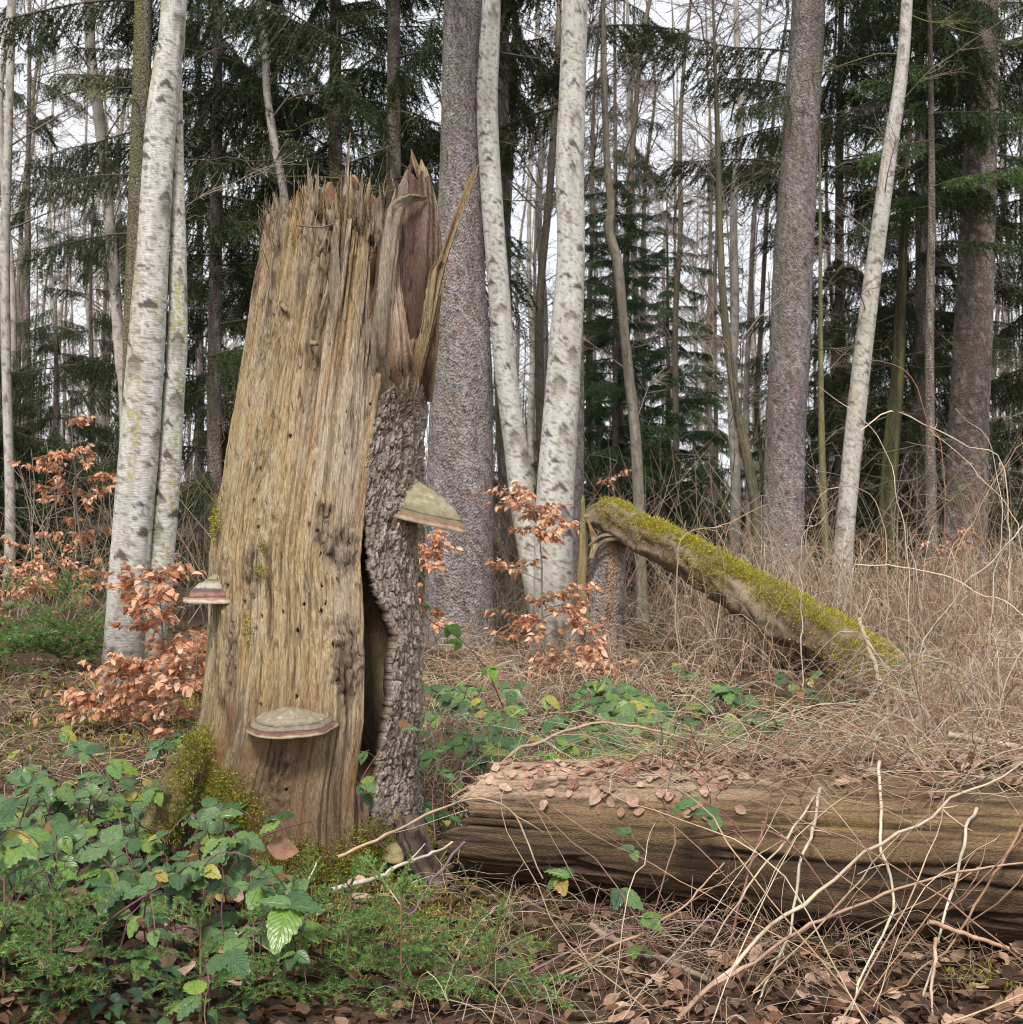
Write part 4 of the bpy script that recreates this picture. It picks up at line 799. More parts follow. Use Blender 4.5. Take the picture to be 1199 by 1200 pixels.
# foliage spruces
def foliage_spruce(label, px, d, rad, top, z0, n, meshes, seed, sc=(.8, 1.2), dead=6, warm=.8, group=None, cone=False):
    cl = np.array([W(px, 600, d)*np.array([1, 1, 0])+np.array([0, 0, z]) for z in np.linspace(0, top, 7)]); cl[:, 0] += .06*vn(cl[:, 2]*.3, cl[:, 2]*0, cl[:, 2]*0, seed)
    cl[0, 2] = float(gh(cl[0, 0], cl[0, 1]))-.06; rd = np.linspace(rad, rad*.18, 7)
    base = cl[0]+np.array([0, 0, .06]); t = thing('spruce_tree', label, 'spruce', base, group)
    V, Q, TH, Z, P, r = trunk_geo(cl, rd, 14, 90, seed); obj('trunk', mesh('trunk', V-base, Q, None, spruce_color(TH, Z, seed, warm, .2), None, MT['spruce_bark']), t)
    R = np.random.default_rng(seed)
    zs = np.linspace(z0, top-.3, n)
    for i, z in enumerate(zs):
        k = (1.15-.75*(z-z0)/(top-z0)) if cone else 1
        put_branches(t, P, r, [z+R.uniform(-.15, .15)], meshes, R, [i*2.4+R.uniform(-.4, .4)], (sc[0]*k, sc[1]*k))
    for z in R.uniform(1.5, max(z0, 2.5), dead): put_branches(t, P, r, [z], DEAD, R, None, (.4, 1.0))
    return t
FS = foliage_spruce
FS('dark spruce with drooping curtains of foliage behind the bare flank of the stump', 252, 19.0, .13, 15, 1.6, 62, LIVE, 501, (.6, 1.0))
FS('dark dense spruce whose boughs hang over the broken stump top', 392, 20.0, .16, 17, 4.8, 62, LIVE, 502, (.8, 1.2))
FS('dark spruce with mossy bare lower boughs beside the massive trunk', 462, 17.5, .15, 16, 5.2, 54, LIVE+MOSSB[:1], 503, (.7, 1.15))
FS('tall shadowy spruce behind the slim leaning birch', 1078, 24.0, .16, 18, .9, 110, LIVE, 504, (.65, 1.05))
FS('broad dark spruce filling the gap beside the grey flaky trunk', 985, 27.0, .15, 16, .8, 92, LIVE, 505, (.7, 1.1))
FS('pale green soft spruce with boughs hanging behind the slim leaning birch', 1092, 19.0, .09, 12, 5.6, 18, LIVE2, 506, (.7, 1.1))
FS('bushy green young spruce behind the crooked brown sapling', 722, 26.0, .09, 8.8, .5, 90, BLUE, 507, (.8, 1.2), 0, cone=True)
FS('second bushy green young spruce beyond the very thin white birch', 783, 30.0, .09, 9.0, .6, 84, BLUE, 508, (.8, 1.2), 0, cone=True)
FS('thin green spruce between bare trees beyond the mossy fallen trunk', 838, 38.0, .1, 11, 1.5, 44, BLUE, 509, (.7, 1.1), 0, cone=True)
FS('dark low spruce thicket behind the wide copper-leaved beech', 62, 24.0, .1, 5.6, .5, 44, LIVE, 510, (.7, 1.1), 0, cone=True)
FS('dark low spruce at the foot of the thin pale birch', -22, 22.0, .1, 4.6, .4, 34, LIVE, 511, (.7, 1.1), 0, cone=True)
FS('dark spruce standing in the gap between twin birch and stump', 232, 27.0, .12, 13, .6, 52, LIVE, 512, (.6, 1.0), 0)
FS('small drooping spruce seen between the thin grey birches', 108, 30.0, .09, 9.5, 3.0, 22, LIVE, 513, (.4, .7), 3)
FS('high-crowned spruce with foliage tufts beside the thin pale birch', 34, 27.0, .10, 15, 7.6, 20, LIVE, 514, (.4, .75), 8)
FS('dark spruce boughs beyond the reddish brown trunk', 1215, 26.0, .14, 16, 1.0, 60, LIVE, 515, (.7, 1.1))
FS('low dark spruce bush behind the orange snapped snag', 775, 24.0, .06, 3.0, .3, 30, LIVE, 516, (.4, .65), 0, cone=True)
FS('low dark spruce bush far behind the thick white birch', 655, 30.0, .06, 3.6, .3, 30, LIVE, 517, (.5, .8), 0, cone=True)
FS('shadowy spruce filling the gap over the stump rim', 318, 25.0, .13, 16, 2.0, 52, LIVE, 519, (.7, 1.1))
FS('dense green spruce behind the slender curved birch', 690, 33.0, .10, 10.5, .5, 80, BLUE+LIVE[3:], 520, (.8, 1.2), 0, cone=True)
FS('tall thin-crowned spruce high above the crooked brown sapling', 722, 34.0, .12, 17, 10.5, 22, LIVE, 518, (.6, 1.0), 10)

# background bare trees: six trunk shapes, shared
BGT = []
for i in range(7):
    R = np.random.default_rng(600+i); zz = np.linspace(0, 17, 10)
    cl = np.stack([.32*vn(zz*.22, zz*0+i, zz*0, 610+i)+.10*vn(zz*.7, zz*0+i, zz*0, 620+i), .25*vn(zz*.22, zz*0+i, zz*0, 630+i), zz], -1); cl[:, :2] -= cl[0, :2]; cl[0, 2] = -.15
    rd = np.interp(zz, [0, 1, 9, 17], [.105, .09, .06, .015])
    V, Q, TH, Z, P, r = trunk_geo(cl, rd, 10, 200, 640+i, .06)
    if i < 4: c = birch_color(TH, Z, .09, 650+i, .9, .3, .30+.08*i); m = MT['birch_bark']
    else: c = grey_color(TH, Z, 650+i, (.17, .135, .105), (.27, .22, .18)); m = MT['grey_bark']
    BGT.append((mesh('background_trunk', V, Q, None, c, None, m), P, r))
def bg_tree(px, d, k, s, R, name='bare_tree', label=None, group=None, nb=13):
    m, P, r = BGT[k]; x = (px-CX)/F*d; base = np.array([x, d, float(gh(x, d))])
    t = thing(name, label, 'birch' if k < 4 else 'tree', base, group); rz = R.uniform(-.5, .5)
    sx = s*R.uniform(.85, 1.2); obj('trunk', m, t, (0, 0, 0), (R.uniform(-.03, .03), R.uniform(-.03, .03), rz), (sx, sx, 1))
    for z in np.sort(R.uniform(2.2, 15.5, nb)):
        j = int(np.argmin(np.abs(P[:, 2]-z))); a = R.uniform(0, 2*pi); px_, py_ = P[j, 0]*sx, P[j, 1]*sx
        obj('branch', BARE[R.integers(6)], t, (px_*cos(rz)-py_*sin(rz), px_*sin(rz)+py_*cos(rz), z), (0, 0, a), R.uniform(.6, 1.15)*(1.25 if z > 7 else .85))
R2 = np.random.default_rng(77)
spots = []
GAPS = [(-60, 60, 14, 'beyond the thin straight pale birch'), (60, 160, 14, 'between the thin pale birch and the twin birch'), (205, 330, 7, 'between the twin birch and the stump'), (585, 650, 9, 'between the two white birches'), (690, 790, 13, 'beyond the snapped snag and green spruces'), (790, 905, 14, 'beyond the sloping mossy trunk'), (955, 1110, 9, 'behind the slim leaning birch'), (1160, 1270, 9, 'beyond the reddish brown spruce')]
for lo, hi, n, where in GAPS:
    for i in range(n):
        px, d = lo+(hi-lo)*(i+R2.uniform(.1, .9))/n, R2.uniform(24, 60); k = int(R2.integers(7)); s = R2.uniform(.6, 1.15)
        if k < 4: bg_tree(px, d, k, s, R2, 'birch_tree', 'slim grey-white background birch '+where, 'slim birches '+where, 22)
        else: bg_tree(px, d, k, s, R2, 'bare_tree', 'slim brown leafless background tree '+where, 'slim brown trees '+where, 22)
for i, (px, d, h) in enumerate([(20, 36, 5), (128, 34, 4), (300, 34, 9), (560, 36, 6), (615, 44, 5), (690, 40, 9), (815, 34, 4), (900, 30, 4), (955, 36, 8), (1010, 40, 10), (1045, 32, 5), (1120, 38, 8), (1180, 34, 6), (1230, 40, 9), (-30, 40, 7), (640, 58, 8)]):
    FS('young dark green spruce standing deep in the background wood', px, d, .07, h, .4, int(h*5.2), LIVE+BLUE, 540+i, (.55, .95), 0, cone=True, group='young spruces deep in the wood')

# far-off wood: one mass
def far_wood():
    R = np.random.default_rng(88); n = 300; b = Buf()
    d = R.uniform(62, 125, n); x = R.uniform(-.50, .50, n)*d; h = R.uniform(11, 19, n)
    p0 = np.stack([x, d, gh(x, d)-.3], -1); p2 = p0+np.stack([R.normal(0, .8, n), R.normal(0, .5, n), h], -1); P = bezq(p0, (p0+p2)/2+R.normal(0, .25, (n, 3)), p2, 7)
    V, Q = tubes(P, np.linspace(1, .25, 7)[None]*R.uniform(.06, .17, (n, 1)), 5); c = np.where((R.random(n) < .4)[:, None], np.array([.40, .36, .33]), np.array([.20, .165, .14]))*R.uniform(.7, 1.2, (n, 1))
    b.add(V, Q, col=np.repeat(c, 35, 0))
    m = 26; i = np.repeat(np.arange(n), m); f = R.uniform(.2, 1, n*m); q0 = p0[i]*(1-f)[:, None]+p2[i]*f[:, None]; a = R.uniform(0, 2*pi, n*m); ll = R.uniform(.8, 2.6, n*m)
    q2 = q0+np.stack([np.cos(a)*ll*.7, np.sin(a)*ll*.7, ll*R.uniform(.2, 1, n*m)], -1); B = bezq(q0, (q0+q2)/2+R.normal(0, .15, q0.shape), q2, 4)
    V, Q = tubes(B, np.linspace(.028, .010, 4)[None]+np.zeros((n*m, 1)), 3); b.add(V, Q, col=(.30, .245, .22))
    k = 2; i = np.repeat(np.arange(n*m), k); r0 = B[i, R.integers(1, 4, n*m*k)]; r2 = r0+R.normal(0, .45, r0.shape)+np.array([0, 0, .25])
    V, Q = tubes(np.stack([r0, (r0+r2)/2+R.normal(0, .05, r0.shape), r2], 1), np.array([[.010, .007, .005]])+np.zeros((len(i), 1)), 3); b.add(V, Q, col=(.32, .25, .23))
    # brush along the ground
    n = 5200; d = R.uniform(36, 120, n); x = R.uniform(-.5, .5, n)*d; p0 = np.stack([x, d, gh(x, d)-.1], -1); p2 = p0+np.stack([R.normal(0, .7, n), R.normal(0, .7, n), R.uniform(.8, 4.6, n)], -1)
    V, Q = tubes(bezq(p0, (p0+p2)/2+R.normal(0, .3, p0.shape), p2, 4), np.linspace(.035, .010, 4)[None]+np.zeros((n, 1)), 3); b.add(V, Q, col=(.19, .15, .11))
    o = obj('far_wood', b.mesh('far_wood', MT['twig'])); o['kind'] = 'stuff'; tag(o, 'hazy mass of distant leafless trunks and twigs against the sky', 'woodland')
far_wood()
def brush():
    R = np.random.default_rng(89); b = Buf(); n = 2600; d = R.uniform(16, 42, n); x = R.uniform(-.48, .48, n)*d; h = R.uniform(.5, 2.6, n)
    p0 = np.stack([x, d, gh(x, d)-.05], -1); p2 = p0+np.stack([R.normal(0, .5, n)*h, R.normal(0, .3, n), h], -1); P = bezq(p0, (p0+p2)/2+R.normal(0, .16, p0.shape), p2, 6)
    V, Q = tubes(P, np.linspace(.009, .003, 6)[None]+np.zeros((n, 1)), 3); c = np.array([(.20, .15, .10), (.26, .21, .14), (.15, .11, .08), (.30, .24, .19)])[R.integers(4, size=n)]; b.add(V, Q, col=np.repeat(c, 18, 0))
    m = 4; i = np.repeat(np.arange(n), m); q0 = P[i, R.integers(1, 6, n*m)]; q2 = q0+R.normal(0, .28, q0.shape)+np.array([0, 0, .15]); V, Q = tubes(bezq(q0, (q0+q2)/2+R.normal(0, .04, q0.shape), q2, 4), np.linspace(.0045, .002, 4)[None]+np.zeros((n*m, 1)), 3); b.add(V, Q, col=np.repeat(c[i], 12, 0))
    o = obj('understory_brush', b.mesh('understory_brush', MT['twig'])); o['kind'] = 'stuff'; tag(o, 'leafless twiggy brush filling the wood floor between the trunks', 'brush')
brush()

# ================================================================== SNAPPED SNAG AND MOSSY FALLEN TRUNK
def build_snag():
    d = 13.8; base = W(708, 762, d); base[2] = float(gh(base[0], base[1]))
    t = thing('snapped_snag', 'short leaning snapped trunk of orange-grey wood holding up the mossy trunk', 'snag', base)
    cl = np.array([W(710, 775, d), W(708, 740, d), W(711, 700, d), W(714, 660, d), W(717, 632, d)]); rd = np.array([25, 22, 20.5, 19.5, 18])/F*d
    V, Q, TH, Z, P, r = trunk_geo(cl, rd, 36, 120, 701, .07, .12, .3)
    V[-6:] += np.array([0, 0, 1])*(.09*vn(TH[-6:]*5, 0*Z[-6:], 0*Z[-6:], 702))[..., None]
    c = np.zeros(V.shape); c[:] = (.30, .25, .22); g = fbm(np.sin(TH)*5, np.cos(TH)*5, Z*2.5, 703, 4); c = mixc(c, (.42, .36, .33), sst(0, .5, g)); c = mixc(c, (.44, .23, .10), np.exp(-((TH-.1+.3*g)/.3)**2)*.55); c = mixc(c, (.09, .06, .05), sst(.2, .5, fbm(TH*6, Z*9, 0*Z, 704, 3))*.7)
    obj('trunk', mesh('snag_trunk', V-base, Q, None, c, None, MT['spruce_bark']), t)
    # tall split slab and splinters at the break
    def S(pts, w, th, sd, co, nm='splinter'): shard(nm, np.array([W(*p) for p in pts]), np.array(w)/F*d, th, sd, co, MT['shard'], t, base, nseg=40, ns=14, rag=.8)
    S([(690, 735, 13.75), (682, 690, 13.72), (684, 640, 13.72), (683, 585, 13.75)], [9, 11, 10, 4], .06, 711, MOSSY)
    S([(693, 660, 13.6), (702, 640, 13.55), (716, 632, 13.5), (735, 634, 13.5)], [3, 4, 4, 2], .03, 712, GREY)
    S([(690, 640, 13.6), (705, 628, 13.55), (725, 628, 13.5), (738, 640, 13.5)], [3, 4, 3, 2], .03, 713, GREY)
    S([(694, 655, 13.6), (697, 635, 13.6), (690, 612, 13.6)], [8, 7, 3], .05, 714, TAN)
    return
build_snag()
def build_mossy():
    pts = [(688, 606, 13.8, 10), (712, 606, 13.7, 19), (745, 622, 13.5, 21), (800, 650, 13.05, 22), (860, 686, 12.6, 25), (930, 728, 12.1, 30), (1000, 772, 11.6, 33), (1075, 830, 11.1, 36)]
    cl = np.array([W(x, y, d) for x, y, d, _ in pts]); rd = np.array([w/F*d for _, _, d, w in pts]); base = np.array([cl[-1][0], cl[-1][1], 0])
    t = thing('mossy_fallen_trunk', 'sloping fallen trunk with yellow-green moss on its back, resting on the snag', 'log', base)
    dd = resample(np.column_stack([cl, rd]), 200); P, r = dd[:, :3], dd[:, 3]; tg = nrm(np.gradient(P, axis=0)); sd = nrm(np.cross(tg, [0, 0, 1.])); up = np.cross(sd, tg)
    th = np.linspace(-pi, pi, 40, endpoint=False); TH = th[None]+np.zeros((200, 1)); s = np.linspace(0, 4.2, 200)[:, None]+0*TH
    g = fbm(np.sin(TH)*2, np.cos(TH)*2, s*2.2, 721, 4); rr = r[:, None]*(1+.22*g+.22*fbm(np.sin(TH)*5, np.cos(TH)*5, s*6, 722, 4))
    f1, f2, cid = worley(TH*2.2, s*7, 723); rr = rr*(1+.06*sst(0, .3, f2-f1)*cid)
    V = P[:, None]+rr[..., None]*(np.sin(TH)[..., None]*sd[:, None]+np.cos(TH)[..., None]*up[:, None])
    c = np.zeros(V.shape); c[:] = (.19, .13, .085); c = mixc(c, (.30, .23, .16), sst(-.1, .5, g)); c = mixc(c, (.07, .045, .03), sst(.16, 0, f2-f1)*.9); c = mixc(c, (.40, .31, .21), sst(.6, 1, cid)*.6); c = mixc(c, (.08, .055, .035), sst(.1, .5, fbm(np.sin(TH)*4, np.cos(TH)*4, s*4, 725, 4))*.7)
    c = mixc(c, (.17, .17, .04), sst(1.2, .3, np.abs(TH+.2)+.6*g)*.8)
    Q = gridq(200, 40); j = np.arange(199); Q = np.vstack([Q, np.stack([j*40+39, (j+1)*40+39, (j+1)*40, j*40], -1)])
    cap = np.vstack([V[0].mean(0)]); i = np.arange(40); Tt = np.stack([(i+1) % 40, i, np.full(40, 8000)], -1)
    obj('trunk', mesh('mossy_trunk', np.vstack([V.reshape(-1, 3), cap])-base, Q, Tt, np.vstack([c.reshape(-1, 3), [[.3, .2, .12]]]), None, MT['bark']), t)
    R = np.random.default_rng(9); n = 6500; si = R.integers(8, 196, n); a = R.normal(.3, .62, n)
    keep = 1.5*fbm(a*2, si*.11, a*0, 724, 3)+.25-np.abs(a-.2)*.18 > -.28; si, a = si[keep], a[keep]
    ri = r[si]*1.04; Pm = P[si]+ri[:, None]*(np.sin(a)[:, None]*sd[si]+np.cos(a)[:, None]*up[si]); N = nrm(Pm-P[si])
    Vm, T, C = moss_tufts(Pm, N, 8, .020, 5, .024, ((.44, .38, .05), (.58, .49, .075), (.24, .23, .045))); b = Buf(); b.add(Vm, None, T, C)
    obj('moss', b.mesh('trunk_moss', MT['moss'], base, False), t, kind='stuff')
    for k, (x, y, d, dx, dy) in enumerate([(745, 605, 13.4, 10, -26), (790, 640, 13.0, 14, -30), (722, 600, 13.5, 16, -12), (850, 670, 12.5, -10, -34)]):
        P0, P1 = W(x, y+12, d), W(x+dx, y+dy, d-.1); V, Q = tubes(resample(np.array([P0, (P0+P1)/2+np.array([.02, 0, .01]), P1]), 8)[None], np.linspace(.014, .006, 8)[None], 5); b = Buf(); b.add(V, Q, col=(.32, .27, .18)); obj('branch_stub', b.mesh('branch_stub', MT['cane'], base), t)
build_mossy()

# ================================================================== LEAF SHAPES
def leaf_mesh(name, nl, cols, prof, L, wd, fold, curl, twist, mat, ser=0.0, seed=0, uvs=True, wave=0.0):
    """Leaf along +x from its stalk, face up; cols vertex columns across, prof(s) half-width."""
    r = np.random.default_rng(seed); s = np.linspace(0, 1, nl+1)[:, None]; q = np.linspace(-1, 1, cols)[None]
    hw = prof(s)*wd/2*(1+ser*np.where((np.arange(nl+1) % 2)[:, None] == 0, -1, 1)*(np.abs(q) > .9))
    Y = q*hw; X = s*L-np.abs(q)*hw*.12
    Z = np.abs(Y)*np.tan(fold)-curl*L*s**2+wave*L*np.sin(q*5+s*7+seed)*np.abs(q)*.5+.004*np.sin(s*40)*np.abs(q)*(ser > 0)
    a = twist*s; Y2 = Y*np.cos(a)-Z*np.sin(a); Z = Y*np.sin(a)+Z*np.cos(a)
    V = np.stack([X+0*q, Y2, Z], -1); uv = np.stack([q*.5+.5+0*s, s+0*q], -1).reshape(-1, 2)
    return mesh(name, V, gridq(nl+1, cols), None, None, uv, mat) if mat else (V.reshape(-1, 3), gridq(nl+1, cols))
ovate = lambda s: np.sin(np.clip(s, 0, 1)**.74*pi)**.78*.98+.02*(1-s)
elli = lambda s: np.sin(np.clip(s, 0, 1)**.9*pi)**.8+.015
BL = [leaf_mesh('bramble_leaf', 12, 3, ovate, .106, .074, f, c, tw, MT['bramble'], .045, i) for i, (f, c, tw) in enumerate([(.20, .14, .2), (.10, .24, -.3), (.30, .08, .35), (.16, .34, 0), (-.12, .18, .15)])]
LL = [leaf_mesh('bramble_leaf', 12, 3, ovate, .09, .060, f, c, tw, MT['lime'], .045, i) for i, (f, c, tw) in enumerate([(.2, .15, .1), (.3, .25, -.2)])]
BE = [leaf_mesh('beech_leaf', 4, 3, elli, .068, .040, f, c, tw, MT['beech'], 0, i) for i, (f, c, tw) in enumerate([(.5, .2, .6), (.7, -.25, -.5), (.3, .35, .9), (.9, .1, .2)])]
FA = [leaf_mesh('fallen_leaf', 5, 5, elli, L, w, f, c, tw, MT['fallen'], 0, i, wave=wv) for i, (L, w, f, c, tw, wv) in enumerate([(.072, .05, .12, .08, .1, .06), (.066, .047, -.12, -.10, .3, .1), (.08, .05, .3, .15, -.4, .08), (.06, .045, .05, -.2, .1, .15)])]
EV, EQ = leaf_mesh('t', 3, 3, elli, 1, .6, .5, .2, .5, None)

# ---- leaves lying on the log
def log_leaves():
    R = np.random.default_rng(17); n = 235
    s = np.concatenate([R.uniform(.15, 1.15, 125), R.uniform(.9, 2.4, 110)]); a = np.concatenate([R.normal(.5, .42, 125), R.normal(-.05, .30, 110)])
    a = np.clip(a, -.9, 1.05)
    for i in range(n):
        p = log_point(s[i:i+1], a[i:i+1], log_dr(s[i:i+1], a[i:i+1])[0]+.004+R.uniform(0, .012))[0]
        N = np.sin(a[i])*LSIDE+np.cos(a[i])*LUP+R.normal(0, .16, 3); x = nrm(np.cross(N, R.normal(0, 1, 3)))
        o = obj('fallen_leaf', FA[R.integers(4)], None, p-x*.03, frame_to_euler(x, N), R.uniform(.55, .95))
        if s[i] < 1.0: tag(o, 'dry pinkish beech leaf lying on the bare top of the thick log', 'leaf', 'beech leaves on the bare log top')
        else: tag(o, 'dry brown leaf in the drift of litter along the thick log ridge', 'leaf', 'leaves drifted along the log ridge')
log_leaves()

# ================================================================== BEECH SAPLINGS WITH COPPER LEAVES
def beech(label, px, py, d, H, spread, nb, seed, single=0, nl=9, lean=(0, 0), lsc=1.0, zmin=.15):
    R = np.random.default_rng(seed); base = W(px, py, d); base[2] = float(gh(base[0], base[1])); t = thing('beech_sapling', label, 'sapling', base)
    z = np.linspace(0, H, 9); st = np.stack([lean[0]*(z/H)+.04*H*vn(z*1.5/H*2, z*0, z*0+seed, seed), lean[1]*(z/H)+.03*vn(z*2, z*0+3, z*0, seed+1), z-.05], -1)
    V, Q = tubes(st[None], np.linspace(.011, .003, 9)[None]*(H/1.3)**.6, 6); b = Buf(); b.add(V, Q, col=(.17, .14, .12)); obj('stem', b.mesh('stem', MT['cane']), t)
    f = np.sort(R.uniform(zmin, 1, nb)); p0 = np.stack([np.interp(f*H, z, st[:, i]) for i in range(3)], -1); a = R.uniform(0, 2*pi, nb); ll = spread*(1.15-.75*f)*R.uniform(.6, 1.2, nb)
    p2 = p0+np.stack([np.cos(a)*ll, np.sin(a)*ll, ll*R.uniform(-.05, .45, nb)], -1); P = bezq(p0, (p0+p2)/2+np.array([0, 0, .06])*ll[:, None], p2, 8)
    m = 4; i = np.repeat(np.arange(nb), m); k = R.integers(2, 8, nb*m); q0 = P[i, k]; q2 = q0+nrm(p2-p0)[i]*.12+R.normal(0, .10, q0.shape)*np.array([1, 1, .5]); P2 = bezq(q0, (q0+q2)/2, q2, 8)
    b = Buf(); V, Q = tubes(P, np.linspace(.0048, .002, 8)[None]+np.zeros((nb, 1)), 4); b.add(V, Q, col=(.17, .13, .11)); V, Q = tubes(P2, np.linspace(.0025, .0014, 8)[None]+np.zeros((nb*m, 1)), 3); b.add(V, Q, col=(.19, .13, .10)); obj('branches', b.mesh('branches', MT['cane']), t, kind='stuff')
    allp = np.concatenate([P[:, 2:], P2[:, 2:]], 0); n = len(allp)*nl; ti = np.repeat(np.arange(len(allp)), nl); s = R.random(n)*4.99; j = s.astype(int); fr = (s-j)[:, None]
    pos = allp[ti, j]*(1-fr)+allp[ti, j+1]*fr+R.normal(0, .012, (n, 3)); dirn = nrm(allp[ti, j+1]-allp[ti, j]); yaw = np.arctan2(dirn[:, 1], dirn[:, 0])+R.choice([-1, 1], n)*R.uniform(.3, 1.2, n)
    pitch = R.uniform(-.2, 1.0, n); roll = R.uniform(-1, 1, n); sc = R.uniform(.7, 1.15, n)*lsc
    if single:
        pick = R.permutation(n); own = pick[:single]; rest = pick[single:]
        for q in own: obj('leaf', BE[R.integers(4)], t, pos[q], (roll[q], pitch[q], yaw[q]), sc[q])
    else: rest = np.arange(n)
    if len(rest):
        V, Q = scatter(EV, EQ, pos[rest], rotm(yaw[rest], pitch[rest], roll[rest]), sc[rest]*.068)
        pal = np.array([(.64, .33, .18), (.74, .44, .27), (.54, .25, .13), (.78, .52, .37)]); c = pal[R.integers(4, size=len(rest))]*R.uniform(.75, 1.2, (len(rest), 1))
        b = Buf(); b.add(V, Q, col=np.repeat(c, len(EV), 0)); obj('foliage', b.mesh('foliage', MT['copper']), t, kind='stuff')
beech('copper-leaved beech sapling in front of the twin birch foot', 192, 826, 8.6, 1.2, .46, 24, 801, 300, 10)
beech('wide copper-leaved beech sapling behind the twin birch by dark boughs', 92, 760, 15.0, 2.6, 1.1, 32, 802, 0, 13)
beech('low copper beech shoot at the foot of the thin pale birch', 20, 770, 14.0, 1.1, .55, 14, 803, 0, 10)
beech('copper-leaved beech sapling against the feet of the white birches', 642, 792, 11.6, 1.75, .50, 26, 804, 300, 9, (-.1, 0))
beech('copper-leaved beech shoot between the stump bark and the massive spruce', 497, 775, 12.6, 1.35, .36, 13, 805, 0, 11, (.03, 0), zmin=.35)
beech('thin tall beech sapling with few copper leaves before green spruces', 716, 720, 17.0, 2.3, .62, 15, 806, 0, 4)
beech('copper beech shoot among brambles before the reddish brown spruce', 1112, 720, 17.5, 1.25, .5, 14, 807, 0, 6)
beech('low spreading copper beech shoot under the birches beside the snag', 668, 815, 10.6, .62, .45, 12, 808, 0, 8, (.05, 0))
beech('tiny copper beech shoot hiding the foot of the twin birch', 128, 852, 8.9, .42, .30, 11, 810, 0, 8)
beech('low copper beech shoot beside the banded fungus flank of the stump', 226, 815, 8.0, .75, .26, 10, 809, 0, 8)

# ================================================================== BRAMBLES
def bramble(label, p0, az, L, hgt, n, seed, leaves=BL, col=(.16, .07, .075), sc=1.0, r0=.0032, lo=.25, group=None, pts=None, face=.42):
    R = np.random.default_rng(seed); base = np.array([p0[0], p0[1], float(gh(p0[0], p0[1]))]); t = thing('bramble', label, 'bramble', base, group)
    if pts is None:
        e = np.array([cos(az)*L, sin(az)*L, hgt*R.uniform(.2, .7)]); P = bezq(np.array([[0, 0, -.02]]), np.array([[e[0]*.35, e[1]*.35, hgt*1.7]]), e[None], 14)[0]; P += .010*vn(np.arange(14)[:, None]*.6+np.array([[0, 9, 17]]), np.zeros((14, 3)), np.zeros((14, 3)), seed)
    else: P = resample(np.array(pts)-base, 22)
    K = len(P); b = Buf(); V, Q = tubes(P[None], np.linspace(r0, r0*.5, K)[None], 6); b.add(V, Q, col=np.array(col)*R.uniform(.7, 1.3))
    stalks = []; todo = []
    nt = max(1, n//3)
    for i in range(nt):
        f = lo+(1-lo)*(i+R.uniform(.2, .8))/nt; p = np.array([np.interp(f*(K-1), np.arange(K), P[:, c]) for c in range(3)])
        a = (i*2.4+R.uniform(-.5, .5)) if pts is None else R.uniform(0, 2*pi)
        d = nrm(np.array([cos(a), sin(a)-face*.6, R.uniform(.2, .9)])); q = p+d*R.uniform(.03, .075)*sc; stalks.append(np.stack([p, (p+q)/2+np.array([0, 0, .006]), q]))
        yaw = math.atan2(d[1], d[0]); tilt = R.uniform(-.2, .4); s0 = R.uniform(.65, 1.15)*sc
        for k, (dy, ss) in enumerate([(0, 1.0), (1.25, .82), (-1.25, .82)]):
            if k and R.random() < .14: continue
            todo.append((q, yaw+dy+R.uniform(-.2, .2), tilt+R.uniform(-.2, .25), R.uniform(-.35, .35), s0*ss*R.uniform(.9, 1.1)))
    V, Q = tubes(np.array(stalks), np.array([[.0015, .0013, .001]])*sc+np.zeros((len(stalks), 1)), 4); b.add(V, Q, col=(.17, .12, .07)); obj('cane', b.mesh('cane', MT['cane']), t)
    # blades mostly face the open sky above the clearing
    for q, yaw, tilt, roll, s in todo: obj('leaf', leaves[R.integers(len(leaves))], t, q, (roll+face*cos(yaw), tilt-face*sin(yaw), yaw), s)
R3 = np.random.default_rng(55)
G1 = 'bramble sprays in the patch at the foot of the stump'
cnt = 0
while cnt < 118:
    y = R3.uniform(3.75, 6.3); x = R3.uniform(-.43*y, -.5)
    px = CX+x/y*F; py = 600+1.5/y*F
    if (x > -1.12 and y > 4.75) or (px > 345) or (y < 3.95 and R3.random() < .6): continue
    if y > 5.6 and R3.random() < .4: continue
    wh = 'crowding round the long purple cane' if y < 4.4 else ('in the leafy patch before the mossy root' if y < 5.2 else 'on the leaf-strewn floor beside the mossy root')
    bramble('green bramble spray '+wh, (x, y), R3.uniform(0, 2*pi), R3.uniform(.12, .5), R3.uniform(.10, .42), int(R3.integers(6, 13)), 900+cnt, sc=R3.uniform(.62, 1.15), group='bramble sprays '+wh); cnt += 1
